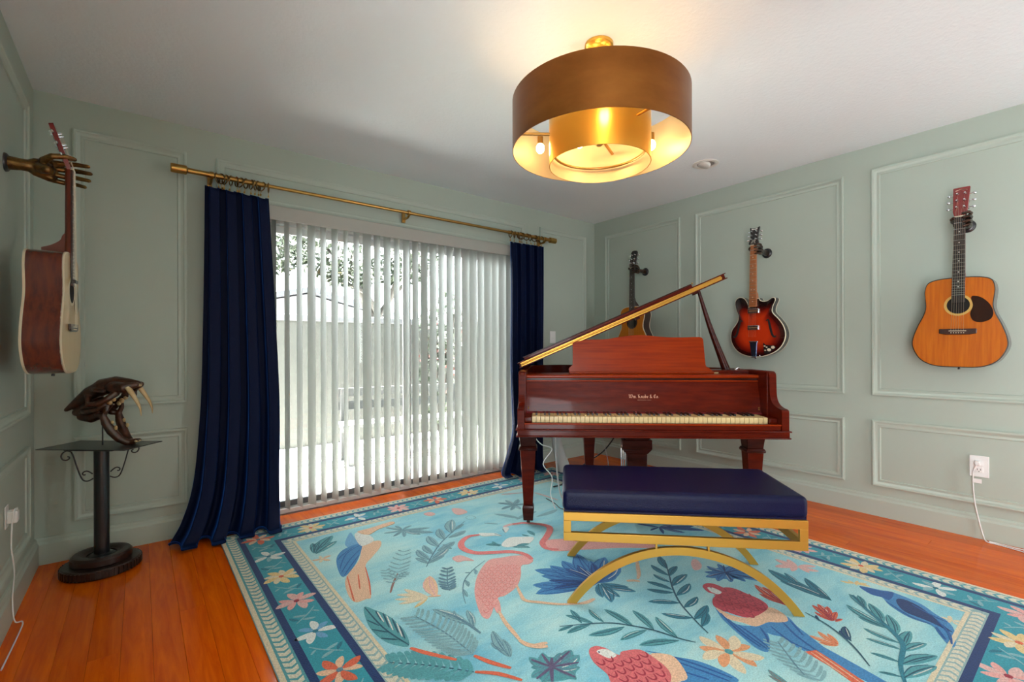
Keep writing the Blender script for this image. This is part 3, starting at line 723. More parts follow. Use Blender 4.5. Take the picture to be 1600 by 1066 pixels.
# cushion: rounded slab with a soft crown
ex, ey = hw+.006, hd+.006
MB().box(-ex+.008,ex-.008,-ey+.008,ey-.008,.3885,.410).build('seat_board', M['leather'], bn)
cu = MB().box(-ex,ex,-ey,ey,.389,.482).build('cushion', M['leather'], bn, bevel=.030, seg=6)
cu.modifiers['bevel'].profile = .6
def bar(name, *a): return MB().box(*a).build(name, M['gold'], bn, bevel=.0015)
for s_ in (-1,1):
    y_ = s_*hd
    bar('top_rail', -hw,hw, y_-t_/2,y_+t_/2, .352,.388); bar('bottom_rail', -hw,hw, y_-t_/2,y_+t_/2, .266,.302)
    for x_ in (-hw+.016, hw-.016): bar('corner_post', x_-.016,x_+.016, y_-t_/2,y_+t_/2, .302,.352)
    # arch leg: circle arc from foot to foot touching the bottom rail
    hgt = .258; half = BW/2; rad = (half*half+hgt*hgt)/(2*hgt)
    a0 = math.asin(half/rad); n_ = 40; b = MB(); vs = []
    for i in range(n_+1):
        a = -a0+2*a0*i/n_; 
        for rr_ in (rad, rad-.033):
            x_, z_ = rr_*math.sin(a), hgt-rad+rr_*math.cos(a)
            if i in (0,n_): z_ = 0.0; x_ = math.copysign(half-(0 if rr_ == rad else .042), a)
            vs += [(x_, y_-t_/2, z_), (x_, y_+t_/2, z_)]
    fs = []
    for i in range(n_):
        a = i*4; c = a+4; fs += [(a,a+1,c+1,c),(a+2,c+2,c+3,a+3),(a,c,c+2,a+2),(a+1,a+3,c+3,c+1)]
    fs += [(0,2,3,1),(n_*4,n_*4+1,n_*4+3,n_*4+2)]
    b.add(vs, fs); b.build('arch_leg', M['gold'], bn, smooth=30)
    for x_ in (-.105,.105): bar('spacer', x_-.004,x_+.004, y_-t_/2,y_+t_/2, .246,.266)
for x_ in (-hw+t_/2, hw-t_/2):
    bar('side_rail', x_-t_/2,x_+t_/2, -hd+t_/2,hd-t_/2, .352,.388); bar('side_rail', x_-t_/2,x_+t_/2, -hd+t_/2,hd-t_/2, .266,.302)

# ------------------------------------------------------------------ guitars
# local frame: x to the viewer's right, -y towards the viewer (the face), z up; z = 0 at the bottom of the body
M['spruce_o'] = mat('amber_spruce_top', (.44,.095,.005,1), .24, coat=.8, coat_rough=.05, spec=.3, vary=(9,(.55,.145,.007,1),(9,1,.5)))
M['spruce_w'] = mat('light_spruce_top', (.62,.40,.17,1), .3, coat=.6, coat_rough=.1, vary=(10,(.68,.46,.21,1),(12,1,.4)))
M['spruce_m'] = mat('honey_cedar_top', (.50,.14,.010,1), .3, coat=.4, coat_rough=.1, spec=.2, vary=(10,(.58,.19,.014,1),(12,1,.4)))
M['rosew'] = mat('dark_rosewood', (.045,.010,.006,1), .3, coat=.6, vary=(12,(.022,.006,.004,1),(6,6,1)))
M['mahside'] = mat('red_mahogany_side', (.17,.022,.006,1), .22, coat=.9, vary=(9,(.085,.010,.004,1),(6,6,.7)))
M['neckm'] = mat('mahogany_neck', (.15,.022,.008,1), .28, coat=.6)
M['maple'] = mat('amber_maple_neck', (.36,.105,.022,1), .3, coat=.5)
M['bind_w'] = mat('cream_binding', (.72,.62,.45,1), .35)
M['bind_k'] = mat('black_binding', (.015,.012,.010,1), .35)
M['hole'] = mat('dark_body_cavity', (.006,.004,.003,1), .9)
M['tort'] = mat('tortoiseshell_pickguard', (.012,.004,.003,1), .12, coat=.6, spec=.3, vary=(60,(.035,.008,.004,1)))
M['string'] = mat('bronze_wire', (.65,.55,.42,1), .3, metal=1)
M['pearl'] = mat('pearl_inlay', (.80,.78,.72,1), .25)
M['redhead'] = mat('red_headplate', (.20,.010,.008,1), .2, coat=1)
def sunburst():
    m = bpy.data.materials.new('red_sunburst_lacquer'); m.use_nodes = True
    N = m.node_tree.nodes; L = m.node_tree.links; b = N['Principled BSDF']
    a = N.new('ShaderNodeVertexColor'); a.layer_name = 'Col'; L.new(a.outputs['Color'], b.inputs['Base Color'])
    b.inputs['Roughness'].default_value = .16; b.inputs['Coat Weight'].default_value = 1; b.inputs['Coat Roughness'].default_value = .04
    return m
M['burst'] = sunburst()

def guitar(name, label, loc, rz, tilt, outline, L, depth, cols, opts):
    """outline: closed list of (x,z); L: body length; returns the root"""
    g = thing(name, label, 'guitar', loc, 0, 'guitars hung on the walls')
    g.rotation_euler = (opts.get('pitch',0), tilt, rz)
    fy, by = 0.0, depth
    ol = outline
    cxm = 0.0; czm = L*.42
    def shrink(p, d):
        v = Vector((p[0]-cxm, p[1]-czm)); l = v.length; v *= (l-d)/l
        return (cxm+v.x, czm+v.y)
    # sides and back
    n = len(ol); b = MB()
    b.add([(x,fy+.004,z) for x,z in ol]+[(x,by-.004,z) for x,z in ol], [(i,(i+1) % n,n+(i+1) % n,n+i) for i in range(n)])
    b.build('side', cols['side'], g, smooth=40)
    MB().prism(ol, lambda x,z:(x,by-.004,z), lambda x,z:(x,by,z)).build('back', cols['side'], g, smooth=30)
    inn = [shrink(p,.005) for p in ol]
    if cols.get('burst'):
        b = MB(); rings = [inn]; steps = (0,.14,.26,.38,.52,.7,.9)
        vs = []; fs = []; cc = []
        cen = (0.0, L*.40)
        dark, mid, hot = (.006,.003,.003), (.16,.006,.003), (.52,.035,.006)
        m_ = len(inn)
        for t in steps:
            for p in inn: vs.append((lerp(p[0],cen[0],t), fy-.004*min(1,t*3), lerp(p[1],cen[1],t)))
        vs.append((cen[0], fy-.004, cen[1]))
        def colr(t): 
            if t < .22: return tuple(lerp(dark[q],mid[q],(t/.22)**2) for q in range(3))
            return tuple(lerp(mid[q],hot[q],min(1,(t-.22)/.28)) for q in range(3))
        me_c = []
        for k in range(len(steps)-1):
            for i in range(m_): fs.append((k*m_+i, k*m_+(i+1) % m_, (k+1)*m_+(i+1) % m_, (k+1)*m_+i))
        k = len(steps)-1
        for i in range(m_): fs.append((k*m_+i, k*m_+(i+1) % m_, len(vs)-1))
        me = bpy.data.meshes.new('top'); me.from_pydata(vs, [], fs); me.materials.append(M['burst'])
        at = me.color_attributes.new('Col','FLOAT_COLOR','POINT'); buf = []
        for q in range(len(vs)):
            t = steps[q//m_] if q//m_ < len(steps) else 1
            x_, z_ = vs[q][0], vs[q][2]
            tt = t
            if z_ > L*.70: tt = t*max(0,1-(z_-L*.70)/(L*.22))     # the upper horns stay black, as in the finish
            c = colr(tt); buf += [c[0],c[1],c[2],1]
        at.data.foreach_set('color', buf)
        me.shade_smooth(); o = bpy.data.objects.new('top', me); COL.objects.link(o); o.parent = g
    else:
        MB().prism(inn, lambda x,z:(x,fy-.001,z), lambda x,z:(x,fy+.004,z)).build('top', cols['top'], g, smooth=30)
    b = MB(); vs = []; k4 = []
    for i in range(n):
        x,z = ol[i]; xi,zi = inn[i]; vs += [(x,fy,z),(x,fy+.006,z),(xi,fy-.0015,zi),(xi,fy+.004,zi)]
    fs = []
    for i in range(n):
        a = i*4; c = ((i+1) % n)*4; fs += [(a,c,c+1,a+1),(a,a+2,c+2,c)]
    b.add(vs, fs); b.build('binding', cols['bind'], g, smooth=50)
    if cols.get('bind_back'):
        b = MB(); vs = []
        for i in range(n):
            x,z = ol[i]; e = 1.004; vs += [(x*e,by-.007,z),(x*e,by+.001,z)]
        fs = [(2*i,2*((i+1) % n),2*((i+1) % n)+1,2*i+1) for i in range(n)]
        b.add(vs, fs); b.build('back_binding', cols['bind_back'], g, smooth=50)
    # neck: nut at zn, joins the body at its top
    zn = opts['nut']; zj = opts.get('join', L); wn_, wj = opts.get('wn',.0225), opts.get('wj',.028); fz0 = opts['fend']; fth = .007
    fby = fy-.003-opts.get('raise',.0)
    b = MB(); nn = 10; vs = []
    for z, w, d in ((zj-.02, wj, .030),(zj+.10, lerp(wj,wn_,.3), .022),(zn, wn_, .020)):
        for i in range(nn+1):
            a = PI*i/nn; vs.append((-w*math.cos(a), fby+d*math.sin(a)**.8, z))
    w1 = nn+1
    fs = [(r*w1+i, r*w1+i+1, (r+1)*w1+i+1, (r+1)*w1+i) for r in range(2) for i in range(nn)]
    fs += [tuple(range(nn+1))[::-1], tuple(2*w1+i for i in range(nn+1))] + [(r*w1, (r+1)*w1, (r+1)*w1+nn, r*w1+nn) for r in range(2)]
    b.add(vs, fs); b.build('neck', cols['neck'], g, smooth=45)
    # heel
    b = MB(); hp = spline([(fby,zj+.10),(.022,zj+.075),(.032,zj+.05),(.060,zj+.028),(depth*.75,zj+.016)],5)
    prof = [(fby,zj+.10)]+hp+[(depth*.75,zj-.004),(fby,zj-.004)]
    b.prism(prof, lambda y,z:(-.019,y,z), lambda y,z:(.019,y,z)); b.build('heel', cols['neck'], g, smooth=40, bevel=.003)
    fbo = MB(); fbo.add([(-wj,fby-fth,fz0),(wj,fby-fth,fz0),(wn_,fby-fth,zn),(-wn_,fby-fth,zn),(-wj,fby,fz0),(wj,fby,fz0),(wn_,fby,zn),(-wn_,fby,zn)],
            [(0,1,2,3),(7,6,5,4),(0,4,5,1),(1,5,6,2),(2,6,7,3),(3,7,4,0)])
    fo = fbo.build('fretboard', cols['fret'], g, bevel=.001)
    scale = zn - opts['bridge']; 
    fr_me = None
    for k in range(1, 21):
        z = zn - scale*(1-2**(-k/12))
        if z < fz0+.004: break
        w = lerp(wn_, wj, (zn-z)/(zn-fz0))
        MB().box(-w,w,fby-fth-.0012,fby-fth+.0006,z-.0010,z+.0010).build('fret', M['chrome'], fo)
        if k in (3,5,7,9,12,15,17):
            zc = z + (scale*(2**(-(k-1)/12)-2**(-k/12)))*.5
            for xx in ((-.011,.011) if k in (7,12) and opts.get('dbl', k == 12) == k else (0,)):
                MB().lathe([(.001,fby-fth-.0010),(.0030,fby-fth-.0010),(.0030,fby-fth+.001)], cx=xx, cy=zc, n=10, axis='Y').build('inlay', M['pearl'], fo)
    MB().box(-wn_,wn_,fby-fth-.002,fby,zn-.003,zn+.003).build('nut', M['bind_w'], g)
    # headstock tilts back
    hm = MB().prism(opts['head'], lambda x,z:(x,-.001,z), lambda x,z:(x,.015,z)).build('headstock', cols['head'], g, smooth=30, bevel=.0015, loc=(0,fby-.003,zn), rot=(R(-opts.get('headtilt',13)),0,0))
    hs = hm
    for sx in (-1,1):
        for k in range(3):
            z = opts['pegs'][k]; xe = sx*opts['pegw']
            p = MB(); p.lathe([(.001,-.014),(.004,-.014),(.005,-.006),(.0075,-.003),(.0075,0.001),(.001,.001)], cx=sx*.016, cy=z, n=12, axis='Y'); p.build('tuner_post', M['chrome'], hs, smooth=40)
            t = MB(); t.tube([(xe,.011,z),(xe+sx*.012,.011,z)], .003, 8); t.sphere((xe+sx*.019,.011,z), .009, 12, 8, (1,.5,.8)); t.box(min(xe-sx*.018,xe), max(xe-sx*.018,xe), .015,.022,z-.009,z+.009); t.build('tuner', M['chrome'], hs, smooth=50)
    # strings
    for k in range(6):
        q = (k-2.5)/2.5; y_ = fby-fth-.004
        side_ = -1 if k < 3 else 1; kk = (k if k < 3 else 5-k)
        zt = zn + opts['pegs'][kk]*math.cos(R(13)); yt = fby-.003+.010+opts['pegs'][kk]*math.sin(R(13))-.0
        MB().tube([(q*.026,y_-.001+.0,opts['bridge']),(q*wn_*.82,y_+.001,zn),(side_*.016,yt-.010,zt)], .0005-.00003*k, 5).build('string', M['string'], g)
    if opts.get('sound'):
        zc = opts['sound']
        MB().lathe([(.048,fy-.0020),(.060,fy-.0020),(.060,fy-.0008),(.048,fy-.0008)], cx=0, cy=zc, n=40, axis='Y', closed=True).build('rosette', cols.get('ros', M['bind_w']), g)
        MB().lathe([(.001,fy-.0014),(.050,fy-.0014),(.050,fy-.0008)], cx=0, cy=zc, n=40, axis='Y').build('sound_hole', M['hole'], g)
    if opts.get('flatbridge'):
        zb = opts['bridge']
        MB().prism([(-.078,zb-.014),(-.05,zb-.020),(.05,zb-.020),(.078,zb-.014),(.078,zb+.012),(-.078,zb+.012)], lambda x,z:(x,fy-.010,z), lambda x,z:(x,fy-.001,z)).build('bridge', M['rosew'], g, bevel=.003)
        MB().box(-.036,.036,fy-.0125,fy-.010,zb-.001,zb+.002).build('saddle', M['bind_w'], g)
        for k in range(6): MB().sphere(((k-2.5)*.0104,fy-.011,zb-.010), .0026, 8, 5).build('bridge_pin', M['bind_w'], g)
    if opts.get('pick'):
        MB().prism(opts['pick'], lambda x,z:(x,fy-.0032,z), lambda x,z:(x,fy-.001,z)).build('pickguard', cols.get('pickm', M['tort']), g, smooth=30)
    e = MB(); e.lathe([(.001,-.012),(.006,-.012),(.006,-.006),(.004,0),(.004,.004)], cx=0, cy=depth*.5, n=12); e.build('end_pin', M['ebony'], g, smooth=40)
    return g

def mirror(half):
    r = spline(half, 6); return r + [(-x,z) for x,z in r[::-1][1:-1]]
dread = mirror([(0,0),(.095,.005),(.160,.040),(.196,.110),(.196,.165),(.176,.235),(.150,.300),(.140,.345),(.143,.395),(.145,.440),(.130,.485),(.080,.503),(0,.507)])
auditor = mirror([(0,0),(.09,.006),(.155,.045),(.186,.115),(.180,.175),(.150,.235),(.126,.285),(.124,.33),(.136,.38),(.139,.42),(.120,.465),(.070,.487),(0,.49)])
head_std = [(-.0225,0),(-.030,.028),(-.036,.17),(-.033,.175),(.033,.175),(.036,.17),(.030,.028),(.0225,0)]
pick_d = spline([(.052,.385),(.060,.345),(.050,.300),(.062,.262),(.095,.252),(.130,.268),(.140,.305),(.125,.350),(.095,.385),(.062,.398)],5,closed=True)
acr = guitar('acoustic_guitar', 'amber dreadnought acoustic guitar with dark pickguard, nearest on the wall', (-.205,-2.876,.990), R(-90), R(1.0), dread, .507, .115,
    dict(side=M['rosew'], top=M['spruce_o'], bind=M['bind_k'], neck=M['neckm'], fret=M['ebony'], head=M['redhead'], ros=mat('straw_rosette',(.55,.33,.07,1),.4)),
    dict(nut=.845, fend=.365, bridge=.205, sound=.350, head=head_std, pegs=(.055,.095,.135), pegw=.034, flatbridge=True, pick=pick_d, pitch=0))
# gilt headstock mark: thin arched stroke
hd_ = [o for o in acr.children if o.name.startswith('headstock')][0]
b = MB(); b.tube([(x, -.0018, .155+.006*(1-(x/.024)**2)) for x in [(-.024+.048*i/10) for i in range(11)]], .0012, 5); b.build('headstock_mark', M['string'], hd_)

el_face = [(715,395),(700,360),(672,318),(640,304),(608,310),(588,340),(590,385),(605,430),(617,470),(612,510),(590,548),(560,590),(548,640),(553,695),(580,750),(625,795),(690,823),(757,832),(825,828),(900,805),(960,770),(1002,720),(1022,660),(1020,610),(1000,555),(965,505),(928,465),(912,435),(918,395),(936,352),(934,330),(910,326),(880,345),(845,352),(812,342),(790,322)]
elo = spline([((x-757)*.00084, (832-z)*.000862) for x,z in el_face], 4, closed=True)
ele = guitar('electric_guitar', 'red sunburst hollow-body electric guitar with two pointed horns', (-.205,-1.757,1.037), R(-90), R(.6), elo, .45, .062,
    dict(side=M['ebony'], top=None, burst=True, bind=M['bind_w'], neck=M['maple'], fret=M['maple'], head=M['ebony'], bind_back=M['bind_w']),
    dict(nut=.835, fend=.375, join=.40, bridge=.150, wn=.0215, wj=.0275, head=[(-.0215,0),(-.036,.012),(-.033,.03),(-.026,.045),(-.028,.09),(-.034,.125),(-.034,.14),(-.022,.132),(0,.128),(.022,.132),(.034,.14),(.034,.125),(.028,.09),(.026,.045),(.033,.03),(.036,.012),(.0215,0)],
         pegs=(.045,.075,.105), pegw=.028, **{'raise':.012}, dbl=12, headtilt=9))
for z_ in (.345,.220):
    pk = MB(); pk.box(-.040,.040,-.016,-.003,z_-.018,z_+.018); po = pk.build('pickup', M['chrome'], ele, bevel=.003)
    MB().box(-.030,.030,-.0168,-.0155,z_-.004,z_+.004).build('pickup_slot', mat('pickup_insert',(.35,.16,.05,1),.3,metal=.5), po)
M['chrome_blue_reflection'] = mat('tailpiece_plate', (.30,.45,.75,1), .22, metal=1)  # blue base colour paints a bluish reflection onto the metal
MB().prism([(-.026,.115),(.026,.115),(.022,.004),(-.010,.004)], lambda x,z:(x,-.011,z), lambda x,z:(x,-.004,z)).build('tailpiece', M['chrome_blue_reflection'], ele, bevel=.002)
MB().box(-.030,.032,-.013,-.004,.111,.120).build('tailpiece_bar', M['chrome'], ele, bevel=.002)
MB().box(-.014,.024,-.010,.020,-.004,.004).build('tailpiece_foot', M['chrome'], ele, bevel=.002)
MB().prism([(.070,.108),(.088,.092),(.150,.086),(.160,.074),(.110,.028),(.078,.030)], lambda x,z:(x,-.0058,z), lambda x,z:(x,-.003,z)).build('control_plate', M['ebony'], ele)
for x_, z_, r_ in ((.114,.056,.012),(.140,.074,.011),(.088,.052,.005),(.083,.083,.005),(.097,.075,.005)):
    MB().lathe([(.001,-.016),(r_*.9,-.016),(r_,-.006),(r_,-.004)], cx=x_, cy=z_, n=18, axis='Y').build('control_knob', M['bind_w'], ele, smooth=40)
for sx, x0_ in ((1,.118),(-1,-.112)):     # f-holes
    c_ = spline([(x0_-sx*.030,.268),(x0_-sx*.014,.276),(x0_-sx*.006,.250),(x0_+sx*.004,.205),(x0_+sx*.016,.165),(x0_+sx*.032,.150),(x0_+sx*.042,.160)],6)
    b = MB(); nn = len(c_); vs = []
    for i,(x_,z_) in enumerate(c_):
        a = c_[max(i-1,0)]; d = c_[min(i+1,nn-1)]; tt = Vector((d[0]-a[0],d[1]-a[1])).normalized(); w_ = .0085*math.sin(PI*(.12+.76*i/(nn-1)))
        vs += [(x_-tt.y*w_,-.0052,z_+tt.x*w_),(x_+tt.y*w_,-.0052,z_-tt.x*w_)]
    b.add(vs, [(2*i,2*i+1,2*i+3,2*i+2) for i in range(nn-1)]); b.build('f_hole', M['hole'], ele)
eh_ = [o for o in ele.children if o.name.startswith('headstock')][0]
b = MB(); b.tube([(x,-.0022,z) for x,z in spline([(-.012,.018),(-.004,.034),(.006,.040),(.010,.032),(.002,.026),(.008,.018),(.014,.016)],5)], .0013, 5); b.build('headstock_emblem', M['pearl'], eh_)
b = MB(); b.prism([(-.020,.118),(.020,.118),(.022,.128),(0,.122),(-.022,.128)], lambda x,z:(x,-.0025,z), lambda x,z:(x,-.001,z)); b.build('headstock_trim', M['pearl'], eh_)
MB().sphere((.045,-.0,.012), .005, 10, 6).build('strap_button', M['chrome'], ele, smooth=80)

ac2 = guitar('acoustic_guitar', 'honey-topped acoustic guitar hanging behind the raised piano lid', (-.20,-.640,1.010), R(-90), R(.5), auditor, .49, .10,
    dict(side=M['rosew'], top=M['spruce_m'], bind=M['bind_w'], neck=M['rosew'], fret=M['ebony'], head=M['ebony'], bind_back=M['bind_w'], ros=M['rosew']),
    dict(nut=.850, fend=.370, bridge=.200, sound=.340, wn=.024, wj=.029, head=[(-.024,0),(-.030,.02),(-.034,.15),(-.026,.165),(0,.170),(.026,.165),(.034,.15),(.030,.02),(.024,0)], pegs=(.045,.085,.125), pegw=.032, flatbridge=True))
acl = guitar('acoustic_guitar', 'pale-topped acoustic guitar with glossy red sides, seen edge-on', (-4.040,-.665,1.005), R(86), R(-1.0), dread, .507, .118,
    dict(side=M['mahside'], top=M['spruce_w'], bind=M['bind_w'], neck=M['neckm'], fret=M['rosew'], head=M['redhead'], bind_back=M['bind_w']),
    dict(nut=.860, fend=.370, bridge=.195, sound=.345, head=[(x,z*1.06) for x,z in head_std], pegs=(.055,.10,.145), pegw=.034, flatbridge=True, pick=[(x,z) for x,z in pick_d], headtilt=17))
b = MB(); b.box(-.030,.030,-.018,-.004,.380,.396); b.build('soundhole_pickup', M['ebony'], acl, bevel=.004)

# ------------------------------------------------------------------ bronze hand hangers
def hand(label, loc, rz, reach, curl, m_, sc=1.0, plate_x=0.0):
    """local frame as for the guitars: y runs back to the wall, the neck passes through x = 0, y = 0"""
    h = thing('hand_hanger', label, 'guitar hanger', loc, rz, 'hand-shaped guitar hangers')
    b = MB()
    def cap(pts, rr): b.capsule([Vector(p)*sc for p in pts], [r*sc for r in rr], 12)
    ps = plate_x/sc; wy = reach/sc
    cap([(ps,wy,0),(ps*.8,wy*.72,0),(.006+ps*.4,wy*.5,0),(.012,.052,0)], (.024,.020,.021,.026))
    for dz in (-.020,0,.020): cap([(.006,.075,dz*.6),(.028,.040,dz*1.15)], (.018,.016))
    cap([(-.004,.060,-.004),(-.026,.040,-.012)], (.018,.015))
    zf = (.034,.012,-.011,-.033)
    for k, z in enumerate(zf):           # index finger on top
        ln = (.96,1.06,1.0,.82)[k]; r_ = (.0085,.0088,.0084,.0076)[k]
        if curl < .5:
            pts = [(.030,.040,z*.9),(.037,.008,z*1.0),(.036,-.026*ln,z*1.06+.002),(.028,-.060*ln,z*1.12-.003)]
        else:
            pts = [(.030,.040,z*.9),(.040,.008,z*1.0+.003),(.036,-.026*ln,z*1.05+.004),(.014,-.034*ln,z*1.02)]
        cap(pts, (r_*1.15,r_*1.05,r_*.98,r_*.82))
    if curl < .5: cap([(-.014,.050,.020),(-.034,.024,.034),(-.030,-.006,.040),(-.022,-.030,.038)], (.013,.0105,.0095,.008))
    else:
        cap([(-.024,.045,-.004),(-.038,.012,.004),(-.036,-.016,.012),(-.026,-.030,.016)], (.013,.0105,.0095,.008))
    o = b.build('hand', m_, h, smooth=80)
    rm = o.modifiers.new('merge', 'REMESH'); rm.mode = 'VOXEL'; rm.voxel_size = .0024*sc; rm.use_smooth_shade = True
    sm = o.modifiers.new('soften', 'SMOOTH'); sm.iterations = 4; sm.factor = .5
    MB().lathe([(.001,reach-.012),(.028,reach-.012),(.036,reach-.006),(.038,reach),(.001,reach)], cx=plate_x, cy=0, n=28, axis='Y').build('wall_plate', M['black'], h, smooth=40)
    return h
hand('gilded bronze hand reaching from the left wall to grip a guitar neck', (-4.045-.016,-.67,1.862), R(84), .177, 0, M['bronze'], 1.22)
hand('dark bronze hand holding the amber dreadnought guitar by its neck', (-.205+.012,-2.893,1.812), R(-90), .192, 1, M['bronze_dk'], 1.0)
hand('dark bronze hand holding the red sunburst electric guitar', (-.205+.004,-1.767,1.838), R(-90), .200, 1, M['bronze_dk'], .95)
hand('dark bronze hand holding the guitar behind the piano lid', (-.20+.012,-.648,1.842), R(-90), .187, 1, M['bronze_dk'], .95)

# ------------------------------------------------------------------ pedestal table and skull
pt_ = thing('pedestal_table', 'black pedestal table with scroll brackets and ribbed round iron base', 'table', (-3.965,-.262,0))
b = MB(); b.lathe([(.001,.002),(.150,.002),(.156,.008),(.156,.040),(.150,.046),(.118,.048),(.001,.048)], n=64); b.build('lower_base', M['iron'], pt_, smooth=35)
rib = MB(); rib.box(-.0042,.0042,-.004,.004,.006,.041); rib_me = rib.mesh('base_rib', M['iron'])
for k in range(52):
    a = 2*PI*k/52; inst('base_rib', rib_me, pt_, (.1565*math.cos(a), .1565*math.sin(a), 0), (0,0,a))
b = MB(); b.lathe([(.060,.046),(.116,.046),(.121,.053),(.121,.078),(.112,.088),(.088,.090),(.074,.082),(.060,.078)], n=56, closed=True); b.build('upper_base', M['iron'], pt_, smooth=35)
b = MB(); b.lathe([(.001,.046),(.062,.046),(.062,.070),(.050,.078),(.040,.084),(.001,.084)], n=40); b.build('base_collar', M['black'], pt_, smooth=35)
b = MB(); b.lathe([(.031,.08),(.031,.612)], n=36); b.build('column', M['black'], pt_, smooth=50)
b = MB(); b.box(-.225,.225,-.115,.115,.620,.624); b.build('tabletop', M['black'], pt_, rot=(0,0,R(-41)), bevel=.001)
b = MB(); b.box(-.125,.125,-.075,.075,.608,.620); b.build('support_plate', M['black'], pt_, rot=(0,0,R(-41)), bevel=.003)
for s_ in (-1,1):
    for pr in ([(.031,.462),(.05,.452),(.068,.458),(.080,.485),(.092,.53),(.105,.585),(.113,.606)],
               spline([(.113,.606),(.128,.612),(.142,.604),(.148,.588),(.142,.572),(.130,.567),(.120,.572),(.119,.581),(.126,.584)],2),
               spline([(.034,.484),(.046,.496),(.058,.502),(.068,.498),(.071,.490),(.066,.484),(.060,.486)],2)):
        b = MB(); b.tube([(s_*x,0,z) for x,z in spline(pr,4)], .0032, 7); b.build('scroll_bracket', M['black'], pt_, rot=(0,0,R(3)), smooth=60)

# sabre-toothed skull; x forward (snout), y sideways, z up; its base height is the table top
sk = thing('sabre_tooth_skull', 'dark brown sabre-toothed cat skull with long ivory fangs', 'skull', (-3.965,-.262,.624), R(3-33))
CT = math.cos(R(33)); ST = math.sin(R(33)); q_ = .000445
def S(X, Y, lat):          # picture-plane offset X, Y of the profile with a sideways offset lat
    return Vector(((X-530)*.90*q_/CT, lat*.95, (905-Y)*q_))
b = MB()
def cap3(pts, rr): b.capsule([S(*p) for p in pts], rr, 14)
cap3([(200,500,0),(300,420,0),(420,320,0),(560,250,0)], (.010,.022,.034,.040))          # crest and braincase
cap3([(300,530,0),(420,500,0),(540,450,0)], (.020,.040,.042))
cap3([(340,585,0),(430,595,0),(520,550,0)], (.018,.026,.026))
cap3([(540,250,0),(680,205,0),(790,205,0),(880,215,0)], (.042,.036,.024,.016))        # muzzle
for s_ in (-1,1):
    l = .045*s_
    cap3([(680,250,.6*l),(800,255,.95*l),(880,225,.5*l)], (.032,.026,.016))               # fang roots
    cap3([(430,330,.5*l),(500,430,1.5*l),(600,420,1.7*l),(670,370,1.4*l),(720,310,.9*l)], (.014,.013,.015,.015,.018))   # cheek arch
    cap3([(400,510,.6*l),(480,510,1.45*l),(580,490,1.55*l),(640,440,1.4*l)], (.014,.013,.012,.012))
    cap3([(440,270,.3*l),(540,275,1.0*l),(600,290,1.0*l)], (.014,.012,.012))              # brow
    cap3([(620,560,1.3*l),(640,640,1.2*l),(680,740,.95*l),(735,830,.65*l),(790,878,.3*l),(830,880,0)], (.014,.020,.021,.019,.017,.015))   # lower jaw
    cap3([(620,575,1.3*l),(650,500,1.3*l),(665,450,1.2*l)], (.012,.011,.007))
    cap3([(560,545,1.1*l),(620,555,1.4*l)], (.015,.013))
    cap3([(800,300,.85*l),(820,350,.75*l)], (.012,.006))
    cap3([(790,885,.15*l),(850,868,.22*l),(885,860,.2*l)], (.014,.012,.008))
o = b.build('skull_bone', M['bone'], sk, smooth=80)
rm = o.modifiers.new('merge', 'REMESH'); rm.mode = 'VOXEL'; rm.voxel_size = .0032; rm.use_smooth_shade = True
sm = o.modifiers.new('soften', 'SMOOTH'); sm.iterations = 3
for s_ in (-1,1):
    pts = spline([(836,250,.045*s_),(880,325,.047*s_),(930,415,.049*s_),(958,490,.049*s_),(966,572,.048*s_)],6); k = len(pts)
    t = MB(); t.tube([S(*p) for p in pts], [lerp(.0175,.0016,(i/(k-1))**1.3) for i in range(k)], 12, flat=.65); t.build('sabre_fang', M['tooth'], sk, smooth=60)
    for (X,Y,r_) in ((640,445,.010),(668,415,.011),(705,380,.010)):
        MB().sphere(S(X,Y,.047*s_), r_, 10, 7, (1.1,.7,1.2)).build('cheek_tooth', M['tooth'], sk, smooth=80)
    for (X,Y,r_) in ((690,640,.008),(722,700,.009)):
        MB().sphere(S(X,Y,.046*s_), r_, 10, 7, (1,.7,1.3)).build('lower_tooth', M['tooth'], sk, smooth=80)
    for j in range(3):
        MB().sphere(S(900-j*6,225,.006*s_+.009*s_*j), .0068, 10, 7, (.8,.9,1.5)).build('incisor', M['tooth'], sk, smooth=80)
        MB().sphere(S(888-j*5,866,.005*s_+.007*s_*j), .0056, 10, 7, (1.1,.9,1.0)).build('lower_incisor', M['tooth'], sk, smooth=80)
b = MB(); b.tube([S(540,902,0)+Vector((0,0,-.001)), S(540,640,0), S(520,560,0)], .0032, 8); b.build('display_rod', M['black'], sk, smooth=50)

# ------------------------------------------------------------------ outlets, switch, cords
def wall_plate(name, label, cat, loc, rz, w, h, kind):
    o = thing(name, label, cat, loc, rz)
    MB().box(-w/2,w/2,-.006,0,-h/2,h/2).build('cover_plate', M['white'], o, bevel=.002)
    if kind == 'outlet':
        for dz in (-.020,.020):
            b = MB(); b.box(-.017,.017,-.0085,-.006,dz-.015,dz+.015); so = b.build('socket', M['white'], o, bevel=.003)
            for x_ in (-.0065,.0065): MB().box(x_-.0012,x_+.0012,-.0092,-.0083,dz-.002,dz+.007).build('slot', M['black'], so)
            MB().sphere((0,-.0085,dz-.008), .0025, 8, 6).build('ground_hole', M['black'], so)
    else:
        MB().box(-.016,.016,-.009,-.006,-.033,.033).build('rocker', M['white'], o, bevel=.002)
        MB().box(-.005,.005,-.016,-.008,-.012,.002).build('toggle', M['white'], o, bevel=.002)
    return o
wall_plate('wall_outlet', 'white power outlet low on the wall below the amber guitar', 'outlet', (-.001,-2.939,.415), R(-90), .082, .122, 'outlet')
